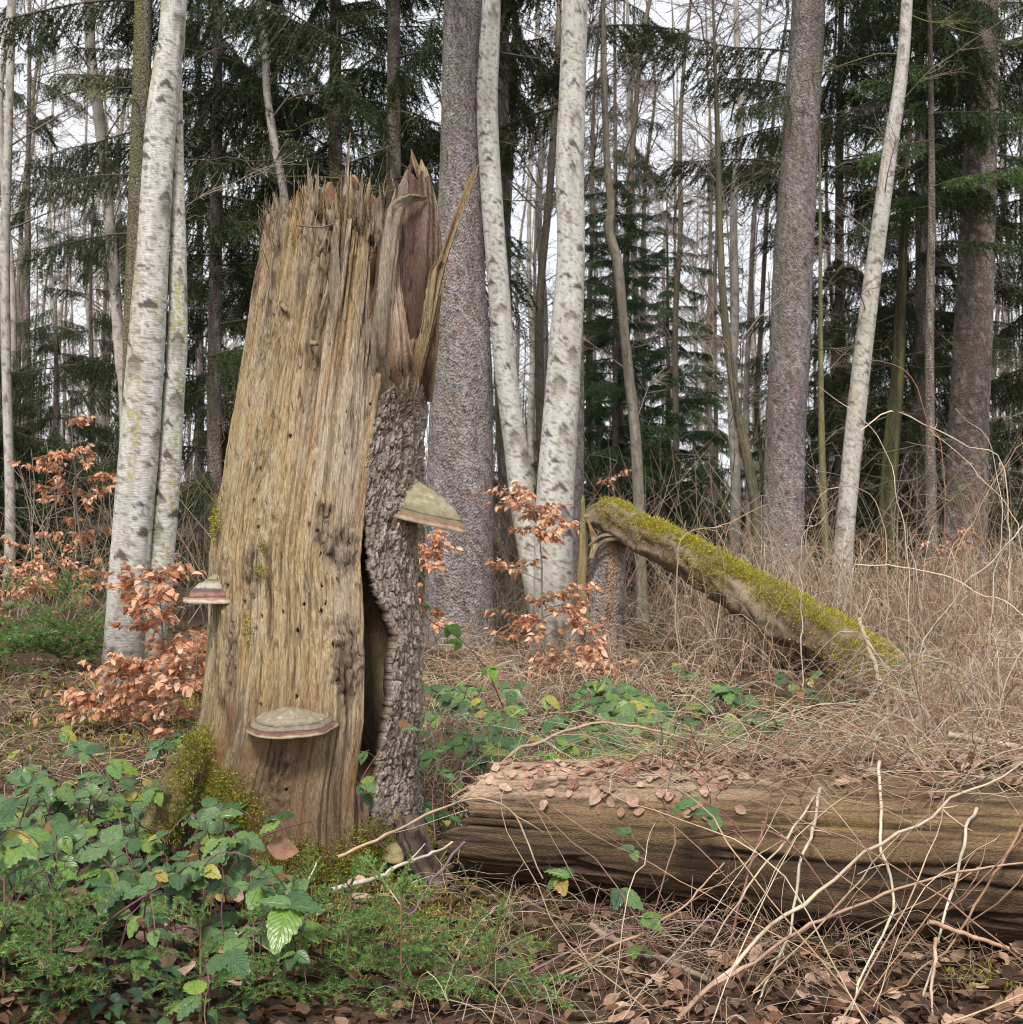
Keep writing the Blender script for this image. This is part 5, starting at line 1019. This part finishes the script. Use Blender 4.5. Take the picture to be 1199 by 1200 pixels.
for i, (px, py, d, n, s) in enumerate([(545, 900, 6.2, 9, .8), (520, 915, 5.7, 9, .8), (600, 870, 7.2, 9, .9), (660, 860, 7.4, 9, .9), (720, 858, 7.6, 9, .95), (780, 868, 7.3, 9, .95), (560, 850, 7.8, 9, .9), (690, 835, 8.4, 9, .95), (820, 850, 7.8, 9, .9), (620, 825, 9.0, 9, 1), (750, 830, 8.8, 6, 1), (860, 830, 9.2, 6, 1), (535, 820, 8.4, 9, .9), (500, 845, 7.4, 6, .9), (640, 893, 6.4, 6, .9), (840, 880, 6.9, 6, .9), (910, 800, 10.0, 6, 1), (1000, 790, 10.5, 6, 1), (1090, 770, 11, 6, 1.1), (1120, 810, 10, 6, 1), (1050, 760, 12, 6, 1.1), (800, 800, 10.5, 6, 1), (590, 905, 6.3, 6, .8), (960, 850, 8.0, 3, .9)]+[(R3.uniform(505, 880), 0, R3.uniform(6.0, 9.6), 12, R3.uniform(.9, 1.25)) for _ in range(30)]):
    p = W(px, 600, d); bramble('green bramble spray growing in the tangle behind the thick log', (p[0], p[1]), R3.uniform(0, 2*pi), R3.uniform(.2, .7), R3.uniform(.14, .36), n+6, 1000+i, sc=s*1.1, group='bramble sprays behind the log')
# singled-out sprays
def bpx(label, pts, n, seed, **k):
    P = [W(*p) for p in pts]; bramble(label, P[0], 0, 1, 1, n, seed, pts=P, **k)
bpx('bramble shoot with bright lime leaves in front of the massive spruce', [(590, 830, 6.2), (573, 790, 6.0), (555, 765, 5.9), (530, 742, 5.85), (505, 728, 5.8), (488, 705, 5.7)], 12, 1101, leaves=LL, col=(.16, .08, .07), lo=.3, sc=.85)
bpx('long purple bramble cane arching over the leafy patch to the stump', [(70, 1205, 3.9), (82, 1140, 3.92), (112, 1092, 4.0), (170, 1050, 4.1), (240, 1012, 4.3), (320, 975, 4.5), (365, 962, 4.6)], 9, 1102, col=(.13, .05, .065), r0=.0052, lo=.5)
bpx('purple bramble cane slanting down to join the long arching cane', [(-12, 1020, 4.0), (25, 1070, 3.95), (55, 1112, 3.92), (80, 1145, 3.92)], 3, 1103, col=(.11, .045, .05), r0=.0045, lo=.1)
bpx('bramble spray with speckled leaves hanging in front of the thick log', [(760, 1130, 4.2), (735, 1070, 4.25), (700, 1040, 4.3), (665, 1030, 4.35), (640, 1040, 4.4)], 15, 1104, lo=.05, sc=1.0)
bpx('bramble spray with two-tone yellow and purple leaves over the leaf drift', [(890, 1010, 4.35), (860, 965, 4.4), (835, 945, 4.45), (825, 950, 4.45)], 6, 1105, lo=.4, sc=1.0)
bpx('small bramble shoot climbing up the bark slab of the stump', [(455, 1000, 4.85), (430, 970, 4.8), (420, 925, 4.8), (445, 880, 4.82), (470, 850, 4.85)], 12, 1106, lo=.3, sc=.62)
bpx('bramble shoot with rounded leaves between the stump and the log end', [(510, 985, 5.0), (507, 930, 5.1), (515, 895, 5.15), (530, 880, 5.2)], 9, 1107, lo=.5, sc=.75)
bpx('bramble shoot hanging before the dark side of the log', [(700, 970, 4.6), (720, 985, 4.5), (745, 1000, 4.42), (770, 1015, 4.4)], 6, 1108, lo=.3, sc=.75)

# ================================================================== YOUNG SPRUCES IN THE FOREGROUND
def sprig(seed, L, n2, dense=1.0):
    R = np.random.default_rng(seed); b = Buf(); x = np.linspace(0, L, 8); main = np.stack([x, .05*L*vn(x*8, x*0, x*0+seed, seed), .10*x-.5*x*x], -1)
    paths = [resample(main, 10)]; f = np.linspace(.22, .86, n2)+R.uniform(-.03, .03, n2)
    for i in range(n2):
        p = np.array([np.interp(f[i]*L, x, main[:, c]) for c in range(3)]); sd = 1 if i % 2 else -1; ll = L*.5*(1.1-f[i])*R.uniform(.8, 1.15); e = p+np.array([ll*.75, sd*ll*.75, R.uniform(-.15, .1)*ll]); paths.append(resample(np.stack([p, (p+e)/2+np.array([0, 0, .01]), e]), 10))
    A = np.array(paths); V, Q = tubes(A, np.linspace(.0020, .0011, 10)[None]+np.zeros((len(A), 1)), 4); b.add(V, Q, col=(.30, .20, .09))
    tl = np.linalg.norm(A[:, -1]-A[:, 0], axis=1); cnt = (tl/.0016*dense).astype(int); ti = np.repeat(np.arange(len(A)), cnt); s = R.random(len(ti))*8.99; j = s.astype(int); fr = (s-j)[:, None]
    P = A[ti, j]*(1-fr)+A[ti, j+1]*fr; tg = nrm(A[ti, j+1]-A[ti, j]); pr = R.normal(0, 1, P.shape); pr[:, 2] = np.abs(pr[:, 2])*.8-.15; pr = nrm(pr-tg*(pr*tg).sum(1, keepdims=True))
    d = nrm(tg*.7+pr*.85); ln = R.uniform(.012, .019, (len(P), 1))*np.where(fr*0+s[:, None] > 8.6, .7, 1); w = nrm(np.cross(d, R.normal(0, 1, P.shape)))*.0015
    V = np.stack([P-w, P+w, P+d*ln*.7+w*.8, P+d*ln], 1).reshape(-1, 3); c = np.array((.105, .225, .06))*R.uniform(.6, 1.35, (len(P), 1)); c = np.where((s > 7)[:, None], c*np.array([1.5, 1.4, 1.1]), c)
    k = (np.arange(len(P))*4)[:, None]; b.add(V, None, np.vstack([k+np.array([[0, 1, 2]]), k+np.array([[0, 2, 3]])]), np.repeat(c, 4, 0))
    return b.mesh('sprig', MT['seedling'], smooth=False)
SPR = [sprig(1200+i, L, n) for i, (L, n) in enumerate([(.20, 6), (.26, 8), (.15, 5), (.30, 9)])]
def seedling(label, px, py, d, H, nb, seed, lean=(0, 0), sc=1.0):
    R = np.random.default_rng(seed); base = W(px, py, d); base[2] = float(gh(base[0], base[1])); t = thing('spruce_seedling', label, 'seedling', base)
    z = np.linspace(0, H, 8); st = np.stack([lean[0]*z/H, lean[1]*z/H, z-.02], -1); b = Buf(); V, Q = tubes(st[None], np.linspace(.006, .0022, 8)[None], 6); b.add(V, Q, col=(.24, .15, .08)); obj('stem', b.mesh('stem', MT['cane']), t)
    for i in range(nb):
        f = .12+.86*i/max(nb-1, 1); p = np.array([lean[0]*f, lean[1]*f, f*H-.02]); a = i*2.4+R.uniform(-.4, .4)
        obj('branch', SPR[R.integers(4)], t, p, (R.uniform(-.3, .3), R.uniform(-.45, .15)-(.5 if f > .9 else 0), a), sc*R.uniform(.75, 1.15)*(1.15-.5*f))
    obj('leader', SPR[2], t, (lean[0], lean[1], H-.03), (0, -1.3, 0), .8*sc)
seedling('bushy young spruce in the gap between the stump and the log', 470, 1175, 3.95, .36, 24, 1301, (0, 0), 1.1)
seedling('young spruce with tips against the foot of the bark slab', 405, 1130, 4.25, .30, 17, 1302, (.02, 0), .9)
seedling('young spruce sprawling toward the litter under the log', 560, 1190, 3.95, .28, 18, 1303, (.06, -.02), 1.0)
seedling('pale-tipped young spruce under the long purple bramble cane', 60, 1200, 3.72, .32, 20, 1304, (0, 0), 1.15)
seedling('low young spruce among speckled bramble leaves beside the purple cane', 235, 1195, 3.75, .30, 16, 1305, (0, 0), .9)
seedling('small young spruce shoot by the bramble patch edge', 330, 1170, 3.95, .34, 18, 1306, (.03, 0), .85)
seedling('young spruce half sunk in brambles below the joining purple cane', 5, 1160, 3.85, .33, 15, 1307, (0, 0), 1.0)
seedling('thin young spruce at the moss cushion of the stump', 365, 1060, 4.6, .15, 7, 1308, (0, 0), .75)
seedling('round green spruce seedling on the mossy floor behind the twin birch', 70, 800, 12.5, .7, 26, 1309, (0, 0), 2.6)
seedling('second green spruce seedling near the pale thin birch', 5, 790, 12.0, .75, 22, 1310, (0, 0), 2.6)

# ================================================================== DEAD CANES AND TANGLE
PAL = np.array([(.46, .335, .21), (.58, .46, .32), (.40, .27, .16), (.30, .17, .11), (.48, .42, .34), (.24, .13, .10)])
PNAME = ['tan', 'pale straw', 'light brown', 'reddish brown', 'grey', 'dark red']
def cane_obj(label, P, r0, col, seed, group=None, stubs=True, K=26, r1=.45):
    R = np.random.default_rng(seed); P = resample(np.asarray(P), K); L = np.linalg.norm(P[-1]-P[0])
    P = P+.012*vn(np.arange(K)[:, None]*.35, np.zeros((K, 3)), np.arange(3)[None]*7.3+np.zeros((K, 3)), seed+4)*min(1.5, L)+.006*vn(np.arange(K)[:, None]*.8+np.array([[0, 13, 29]]), np.zeros((K, 3)), np.zeros((K, 3)), seed)*min(1.5, L)
    base = P[0].copy() if P[0][2] < P[-1][2] else P[-1].copy()
    o = thing('dead_cane', label, 'stem', base, group); b = Buf()
    rr = np.linspace(r0, r0*r1, K)*(1+.18*(np.arange(K) % 5 == 0)); V, Q = tubes(P[None], rr[None], 6)
    b.add(V, Q, col=np.repeat(np.asarray(col)[None]*(1+.25*vn(np.arange(K)*.5, np.zeros(K), np.zeros(K), seed+2))[:, None], 6, 0)); so_ = obj('stem', b.mesh('stem', MT['cane'], base), o)
    if stubs and L > .35:
        n = int(R.integers(2, 5)); k = R.integers(4, K-2, n); q0 = P[k]; d = nrm(nrm(P[np.minimum(k+1, K-1)]-P[k-1])*.7+R.normal(0, .7, (n, 3))); q2 = q0+d*R.uniform(.03, .14, (n, 1)); A = bezq(q0, (q0+q2)/2+R.normal(0, .008, q0.shape), q2, 5)
        for w_ in range(n): b = Buf(); V, Q = tubes(A[w_:w_+1], np.linspace(r0*.45, r0*.22, 5)[None], 4); b.add(V, Q, col=np.asarray(col)*.95); obj('side_twig', b.mesh('side_twig', MT['cane'], base), so_)
def cpx(label, pts, w, col, seed, **k): cane_obj(label, [W(*p) for p in pts], w/F*pts[len(pts)//2][2]/2, col, seed, **k)
cpx('long pale cane slanting across the dark side of the log', [(775, 1215, 3.75), (860, 1130, 3.95), (960, 1040, 4.05), (1060, 970, 4.1), (1130, 930, 4.15), (1215, 885, 4.2)], 5.5, (.50, .40, .29), 1401)
cpx('long reddish tan cane running low in front of the log', [(790, 1195, 3.8), (900, 1110, 3.95), (1000, 1062, 4.0), (1100, 1026, 4.05), (1215, 1008, 4.1)], 5, (.42, .27, .19), 1402)
cpx('dark brown hooked cane arching over the middle of the log', [(790, 982, 4.55), (840, 980, 4.45), (893, 973, 4.35), (940, 1000, 4.25), (963, 1030, 4.2), (982, 1077, 4.15), (1003, 1140, 4.1)], 4.5, (.17, .085, .055), 1403)
cpx('thin upright dark red cane crossing the log ridge', [(850, 1130, 4.1), (877, 1040, 4.25), (900, 950, 4.35), (920, 870, 4.5), (936, 800, 4.7)], 3.5, (.19, .09, .075), 1404)
cpx('pale kinked cane hanging straight down over the log', [(1028, 890, 4.5), (1033, 973, 4.25), (1044, 1040, 4.12), (1038, 1080, 4.05), (1014, 1140, 3.95), (990, 1215, 3.75)], 4.5, (.55, .46, .34), 1405)
cpx('pale straight cane leaning on the log beside the hooked cane', [(962, 925, 4.55), (944, 1000, 4.3), (926, 1090, 4.15), (890, 1170, 3.95), (876, 1215, 3.8)], 4.5, (.52, .44, .34), 1406)
cpx('pale cane leaning across the damp end of the log', [(1142, 945, 4.3), (1128, 1000, 4.15), (1105, 1085, 4.05), (1080, 1160, 3.9), (1068, 1215, 3.75)], 4.5, (.50, .42, .32), 1407)
cpx('brown cane crossing the pale leaning cane over the log', [(1205, 960, 4.2), (1165, 1030, 4.1), (1120, 1100, 4.0), (1060, 1150, 3.9), (1000, 1185, 3.85)], 4, (.30, .18, .11), 1408)
cpx('thick broken stick lying on the leaf drift of the log', [(1112, 862, 4.75), (1150, 868, 4.7), (1190, 876, 4.65), (1240, 884, 4.6)], 9, (.42, .33, .25), 1409, r1=.8)
cpx('short reddish snapped stick in front of the log', [(1088, 1080, 4.0), (1130, 1094, 3.98), (1182, 1111, 3.96)], 6, (.40, .24, .15), 1410, stubs=False, r1=.8)
cpx('tan cane arching from the log end past the stump foot', [(395, 1006, 4.4), (440, 985, 4.45), (480, 966, 4.5), (520, 946, 4.6), (570, 937, 4.65), (602, 955, 4.6), (620, 985, 4.55), (635, 1030, 4.5)], 4, (.36, .25, .16), 1411)
cpx('pale barkless branch lying from the stump foot to the log end', [(392, 1044, 4.3), (440, 1030, 4.4), (480, 1010, 4.55), (530, 990, 4.75)], 6, (.55, .47, .36), 1412)
cpx('dark purple cane sloping down from the log end', [(543, 985, 4.7), (520, 1015, 4.6), (495, 1050, 4.45), (470, 1090, 4.3)], 4, (.17, .11, .13), 1413)
cpx('tan cane arching above the moss on the log top', [(575, 905, 5.2), (633, 868, 5.4), (693, 850, 5.5), (745, 850, 5.5), (800, 864, 5.4), (880, 885, 5.2)], 4.5, (.40, .29, .20), 1414)
cpx('reddish cane leaving the log end toward the arching tan cane', [(530, 935, 5.0), (560, 915, 5.1), (600, 885, 5.3)], 3.5, (.30, .18, .12), 1415)
cpx('pale cane stub standing among litter before the log', [(1098, 1100, 3.95), (1094, 1150, 3.85), (1090, 1215, 3.75)], 5, (.45, .31, .21), 1416, stubs=False)
cpx('tan broken twig leaning before the mossy cushions of the stump', [(318, 1175, 4.0), (325, 1130, 4.1), (345, 1070, 4.2), (370, 1010, 4.3)], 4, (.52, .42, .28), 1417)
cpx('pale cane slanting over the cracked bare end of the log', [(1000, 860, 4.9), (970, 900, 4.7), (935, 960, 4.4), (880, 1040, 4.2), (830, 1110, 4.1)], 4, (.48, .38, .27), 1418)
cpx('slender tan cane bridging the log front near the speckled bramble', [(640, 1150, 4.1), (720, 1110, 4.15), (800, 1065, 4.2), (850, 1010, 4.3)], 4, (.36, .23, .15), 1419)
cpx('purplish cane crossing in front of the speckled bramble', [(590, 1160, 4.1), (660, 1120, 4.15), (740, 1090, 4.2), (830, 1080, 4.2), (900, 1110, 4.1)], 3.5, (.22, .12, .13), 1420)
cpx('stout broken stick lying under the log among wet leaves', [(690, 1085, 4.35), (740, 1110, 4.25), (800, 1135, 4.15), (835, 1150, 4.1)], 9, (.26, .19, .14), 1421, r1=.75)
cpx('leaning dead stick above the end of the mossy trunk', [(1008, 725, 10.4), (1020, 765, 10.3), (1035, 810, 10.2), (1048, 845, 10.1)], 6, (.52, .40, .27), 1422)
# tall arching canes against the dark spruces
ARCH = [[(1068, 700, 9.5), (1062, 640, 9.5), (1050, 570, 9.5), (1020, 500, 9.5), (962, 452, 9.5)], [(1105, 540, 10), (1090, 500, 10), (1075, 455, 10), (1050, 430, 10), (1020, 425, 10)], [(1040, 690, 9), (1035, 620, 9), (1022, 585, 9), (1000, 572, 9), (960, 580, 9), (945, 640, 9)],
        [(940, 650, 10), (960, 610, 10), (980, 595, 10)], [(1010, 505, 10), (1040, 480, 10), (1080, 495, 10), (1130, 520, 10), (1180, 560, 10)], [(1150, 640, 9), (1130, 560, 9), (1100, 530, 9), (1060, 520, 9)], [(1120, 660, 8.5), (1150, 600, 8.5), (1180, 540, 8.5), (1215, 500, 8.5)],
        [(1160, 700, 8), (1175, 620, 8), (1160, 520, 8), (1120, 480, 8)], [(1199, 640, 8.5), (1150, 560, 8.5), (1090, 500, 8.5)], [(905, 740, 9), (930, 690, 9), (970, 610, 9)], [(795, 640, 11), (850, 615, 11), (900, 590, 11)], [(1215, 600, 8), (1170, 650, 8), (1120, 700, 8), (1080, 760, 8)], [(1000, 660, 9), (1060, 665, 8.8), (1140, 690, 8.4), (1215, 740, 8)]]
for i, p in enumerate(ARCH):
    q = [W(*t) for t in p]; g = q[0].copy() if q[0][2] < q[-1][2] else q[-1].copy(); g[2] = float(gh(g[0], g[1])); q = [g]+q if q[0][2] < q[-1][2] else q+[g]
    cane_obj('tall arching dead bramble cane in front of the dark spruces', q, .85/F*p[0][2], PAL[[1, 3, 0, 4][i % 4]], 1450+i, 'tall arching canes before the dark spruces', K=34)
R4 = np.random.default_rng(66)
for i in range(82):                                   # loose canes over and before the log
    x = R4.uniform(.3, 2.2); y = R4.uniform(3.9, 4.75) if i < 46 else R4.uniform(5.0, 6.0); L = R4.uniform(.35, 1.1); a = R4.normal(.55, .55) if R4.random() < .6 else R4.uniform(-3, 3)
    if i < 46:
        s = np.clip((x-LA[0])/(LB[0]-LA[0])*LLEN, 0, LLEN); ctr = LA+LDIR*s; rr = LR0+(LR1-LR0)*s/LLEN+.02
        p0 = np.array([x, y-.35, 0]); p0[2] = float(gh(p0[0], p0[1]))+.02; phi = R4.uniform(-.2, 1.1)
        p1 = ctr+rr*(np.sin(phi)*LSIDE+np.cos(phi)*LUP)+np.array([(1 if R4.random() < .75 else -1)*R4.uniform(.25, 1.0), 0, 0]); pm = (p0+p1)/2+np.array([R4.normal(0, .12), -.18-R4.uniform(0, .12), R4.uniform(-.04, .2)])
        p2 = p1+np.array([cos(a)*.2, .25, R4.uniform(.0, .3)]) if R4.random() < .5 else p1
        q = [p0, pm, p1, p2] if p2 is not p1 else [p0, pm, p1]
    else:
        p0 = np.array([x, y, float(gh(x, y))]); p2 = p0+np.array([L*cos(a), L*sin(a)*.4, R4.uniform(.05, .4)]); q = [p0, (p0+p2)/2+np.array([0, 0, R4.uniform(.1, .3)]), p2]
    ci = int(R4.integers(6))
    lab = ('thin dead cane leaning up against the thick fallen log', 'thin dead canes leaning on the log') if i < 46 else ('thin dead cane rising right behind the thick fallen log', 'thin dead canes behind the log')
    cane_obj('thin '+PNAME[ci]+lab[0][4:], q, R4.uniform(.0014, .0032), PAL[ci]*R4.uniform(.85, 1.1), 1500+i, lab[1]+', '+PNAME[ci], K=16)

def stems_field(name, label, cat, regions, seed, mat=None):
    """Uncountable thin dead stems: arcs rooted on the ground."""
    R = np.random.default_rng(seed); b = Buf()
    for (x0, x1, y0, y1, n, Lr, Hr, rr, dark) in regions:
        y = R.uniform(y0, y1, n); x = R.uniform(x0, x1, n)*y if abs(x1) < 1.0 else R.uniform(x0, x1, n)
        if seed == 2001:
            m = x/y*F+CX > 470+R.normal(0, 20, n); x, y = x[m], y[m]
        n = len(x); cl = fbm(x*.9, y*.9, x*0, seed, 2); k = R.random(n) < .45+1.1*cl; x, y = x[k], y[k]; n = len(x)
        a = R.uniform(0, 2*pi, n); L = R.uniform(*Lr, n); H = R.uniform(*Hr, n)*(1+.5*fbm(x*.6, y*.6, x*0, seed+3, 2))
        p0 = np.stack([x, y, gh(x, y)-.01], -1); p2 = p0+np.stack([np.cos(a)*L, np.sin(a)*L, H*R.uniform(-.1, 1, n)], -1); p1 = p0+(p2-p0)*R.uniform(.25, .6, (n, 1)); p1[:, 2] = p0[:, 2]+H*R.uniform(1, 1.9, n)
        P = bezq(p0, p1, p2, 8); P[:, 1:] += R.normal(0, .012, P[:, 1:].shape)*L[:, None, None]
        r0 = R.uniform(*rr, n); V, Q = tubes(P, np.linspace(1, .45, 8)[None]*r0[:, None], 3); c = PAL[R.integers(6, size=n)]*R.uniform(.7, 1.15, (n, 1))*(1-dark); b.add(V, Q, col=np.repeat(c, 24, 0))
        # side twigs
        i = np.arange(n); q0 = P[i, R.integers(2, 8, n)]; q2 = q0+R.normal(0, .09, q0.shape)*np.array([1, 1, .8]); V, Q = tubes(np.stack([q0, (q0+q2)/2+R.normal(0, .012, q0.shape), q2], 1), np.array([[.55, .45, .3]])*r0[i][:, None], 3); b.add(V, Q, col=np.repeat(c[i], 9, 0))
    if seed == 2001:                                  # the tangle creeps over the log ridge
        n = 900; s = R.uniform(.7, 2.75, n); a = R.uniform(-1.1, .9, n); p0 = log_point(s, a, np.full(n, -.01)); an = R.uniform(0, 2*pi, n); L = R.uniform(.2, .75, n)
        p2 = p0+np.stack([np.cos(an)*L, np.sin(an)*L*.5, R.uniform(-.1, .28, n)], -1); p1 = (p0+p2)/2+np.stack([R.normal(0, .05, n), R.normal(0, .05, n), R.uniform(.02, .22, n)], -1)
        P = bezq(p0, p1, p2, 8)+R.normal(0, .006, (n, 8, 3)); r0 = R.uniform(.0012, .003, n); V, Q = tubes(P, np.linspace(1, .45, 8)[None]*r0[:, None], 3); b.add(V, Q, col=np.repeat(PAL[R.integers(6, size=n)]*R.uniform(.7, 1.15, (n, 1)), 24, 0))
    o = obj(name, b.mesh(name, MT['stems'])); o['kind'] = 'stuff'; return tag(o, label, cat)
stems_field('dead_bramble_tangle', 'dense tangle of tan dead bramble stems behind the log', 'brambles', [
    (-.10, .50, 5.7, 8.5, 4600, (.15, .75), (.06, .34), (.0018, .0036), 0), (-.10, .50, 8.5, 13, 4800, (.2, .9), (.08, .42), (.0024, .0048), 0), (.13, .50, 12, 17, 4600, (.3, 1.1), (.35, 1.2), (.0025, .005), .0), (.30, .52, 5.9, 11, 3200, (.3, 1.0), (.25, .85), (.002, .004), 0), (-.08, .5, 13, 21, 1700, (.3, 1.2), (.1, .45), (.003, .006), .1)], 2001)
stems_field('dry_stems', 'short dry stems and grass blades in the leafy patch round the stump', 'stems', [
    (-2.6, -.45, 3.6, 6.6, 1000, (.08, .35), (.02, .16), (.0010, .0022), .05), (-.5, 2.4, 3.6, 4.9, 700, (.12, .55), (.02, .16), (.0011, .0026), .1), (-.45, .35, 4.4, 5.3, 420, (.1, .4), (.03, .2), (.0011, .0024), .0), (-.48, -.13, 6.6, 14, 1500, (.15, .5), (.03, .14), (.0016, .0035), .05)], 2002)

# ================================================================== LITTER AND SMALL GREENERY
def litter():
    R = np.random.default_rng(71); b = Buf()
    pal = np.array([(.20, .095, .05), (.28, .15, .09), (.13, .065, .04), (.36, .22, .15), (.09, .05, .035)])
    for (x0, x1, y0, y1, n, s, up) in [(-.50, .50, 3.5, 5.2, 3200, .066, .012), (-.50, .52, 5.2, 9, 4200, .062, .012), (-.5, .5, 9, 17, 3500, .075, .02)]:
        y = R.uniform(y0, y1, n); x = R.uniform(x0, x1, n)*y; pos = np.stack([x, y, gh(x, y)+up*R.random(n)*2], -1)
        V, Q = scatter(EV, EQ, pos, rotm(R.uniform(0, 2*pi, n), R.normal(0, .35, n), R.normal(0, .4, n)), s*R.uniform(.6, 1.2, n)); b.add(V, Q, col=np.repeat(pal[R.integers(5, size=n)]*R.uniform(.7, 1.2, (n, 1))*(.62 if y1 < 6 else .9), len(EV), 0))  # near litter darker: wet floor, with contact shade painted in too
    # wet drift along the log ridge
    n = 520; s = R.uniform(.85, 2.6, n); a = R.normal(-.25, .28, n); pos = log_point(s, a, log_dr(s, a)[0]+.006+R.uniform(0, .03, n)); V, Q = scatter(EV, EQ, pos, rotm(R.uniform(0, 2*pi, n), R.normal(0, .4, n), R.normal(0, .5, n)), .062*R.uniform(.6, 1.15, n)); b.add(V, Q, col=np.repeat(np.array([(.36, .22, .16), (.26, .14, .09), (.46, .31, .24)])[R.integers(3, size=n)]*R.uniform(.7, 1.15, (n, 1)), len(EV), 0))
    o = obj('leaf_litter', b.mesh('leaf_litter', MT['litter'])); o['kind'] = 'stuff'; tag(o, 'brown rotting leaf litter covering the forest floor', 'leaf litter')
    # low green weeds and grass tips
    b = Buf(); n = 1500; y = R.uniform(5.5, 15, n); x = R.uniform(-.45, .45, n)*y; k = fbm(x*.8, y*.8, x*0, 72, 3) > -.02; x, y = x[k], y[k]; n = len(x); m = 3; x = np.repeat(x, m)+R.normal(0, .05, n*m); y = np.repeat(y, m)+R.normal(0, .05, n*m)
    pos = np.stack([x, y, gh(x, y)+R.uniform(.02, .16, n*m)], -1); V, Q = scatter(EV, EQ, pos, rotm(R.uniform(0, 2*pi, n*m), R.normal(.1, .4, n*m), R.normal(0, .4, n*m)), .055*R.uniform(.5, 1.3, n*m)); b.add(V, Q, col=np.repeat(np.array([(.075, .14, .06), (.10, .16, .08), (.14, .20, .04), (.06, .11, .06)])[R.integers(4, size=n*m)], len(EV), 0))
    n = 2600; y = R.uniform(6.5, 16, n); x = R.uniform(-.45, .45, n)*y; p0 = np.stack([x, y, gh(x, y)], -1); p2 = p0+np.stack([R.normal(0, .06, n), R.normal(0, .06, n), R.uniform(.06, .2, n)], -1); V, Q = tubes(np.stack([p0, (p0+p2)/2+R.normal(0, .01, p0.shape), p2], 1), np.array([[.0022, .0018, .0008]])+np.zeros((n, 1)), 3); b.add(V, Q, col=np.repeat(np.array([(.10, .14, .035), (.20, .20, .06), (.30, .24, .12)])[R.integers(3, size=n)], 9, 0))
    # fill leaves beneath the bramble patch
    n = 900; y = R.uniform(3.6, 6.4, n); x = R.uniform(-.46*y, np.minimum(-.55, -.19*y)); pos = np.stack([x, y, gh(x, y)+R.uniform(.01, .10, n)], -1); V, Q = scatter(EV, EQ, pos, rotm(R.uniform(0, 2*pi, n), R.normal(.1, .4, n), R.normal(0, .4, n)), .06*R.uniform(.5, 1.2, n)); b.add(V, Q, col=np.repeat(np.array([(.05, .10, .045), (.07, .13, .05), (.04, .07, .04)])[R.integers(3, size=n)], len(EV), 0))
    o = obj('ground_greenery', b.mesh('ground_greenery', MT['greens'])); o['kind'] = 'stuff'; tag(o, 'low green weeds and grass tips spread over the forest floor', 'weeds')
    # moss cushions on the floor
    b = Buf()
    for cx, cy, w, n in [(-1.6, 8.6, .5, 700), (-2.4, 9.6, .6, 700), (-1.0, 5.0, .25, 500), (-.55, 4.75, .22, 500), (1.6, 4.0, .12, 160), (-2.9, 11, .8, 700), (-.35, 4.55, .18, 300)]:
        x = cx+R.normal(0, w, n); y = cy+R.normal(0, w, n); P = np.stack([x, y, gh(x, y)+.004], -1); V, T, C = moss_tufts(P, np.broadcast_to(np.array([0, 0, 1.]), P.shape), 5, .02 if cy < 6 else .035, int(cx*10+90), .012); b.add(V, None, T, C)
    o = obj('ground_moss', b.mesh('ground_moss', MT['moss'], smooth=False)); o['kind'] = 'stuff'; tag(o, 'yellow-green moss cushions on the forest floor', 'moss')
    # single leaves that show large
    for i in range(150):
        if i < 100: x, y = R.uniform(.25, 2.0), R.uniform(3.62, 4.3); lab, gp = 'wet curled brown leaf on the dark floor below the log', 'wet leaves on the floor below the log'
        else: x, y = R.uniform(-1.8, -.5), R.uniform(3.7, 4.8); lab, gp = 'curled brown beech leaf caught in the leafy bramble patch', 'brown leaves caught in the bramble patch'
        z = float(gh(x, y))+(.015 if i < 100 else R.uniform(.03, .16)); o = obj('fallen_leaf', FA[R.integers(4)], None, (x, y, z), (R.normal(0, .4), R.normal(0, .4), R.uniform(0, 6.3)), R.uniform(.8, 1.35)); tag(o, lab, 'leaf', gp)
    for lab, px, py, d, s, rot in [('large russet leaf leaning on the moss at the stump foot', 312, 992, 4.55, 1.7, (.9, .2, .3)), ('smaller tan leaf beside the large russet leaf', 288, 982, 4.6, 1.3, (.8, .4, 1.9)), ('dead brown leaf hanging before the hollow log underside', 630, 1165, 4.0, 1.7, (1.0, .6, 1.2))]:
        tag(obj('fallen_leaf', FA[0], None, W(px, py, d), rot, s), lab, 'leaf')
litter()
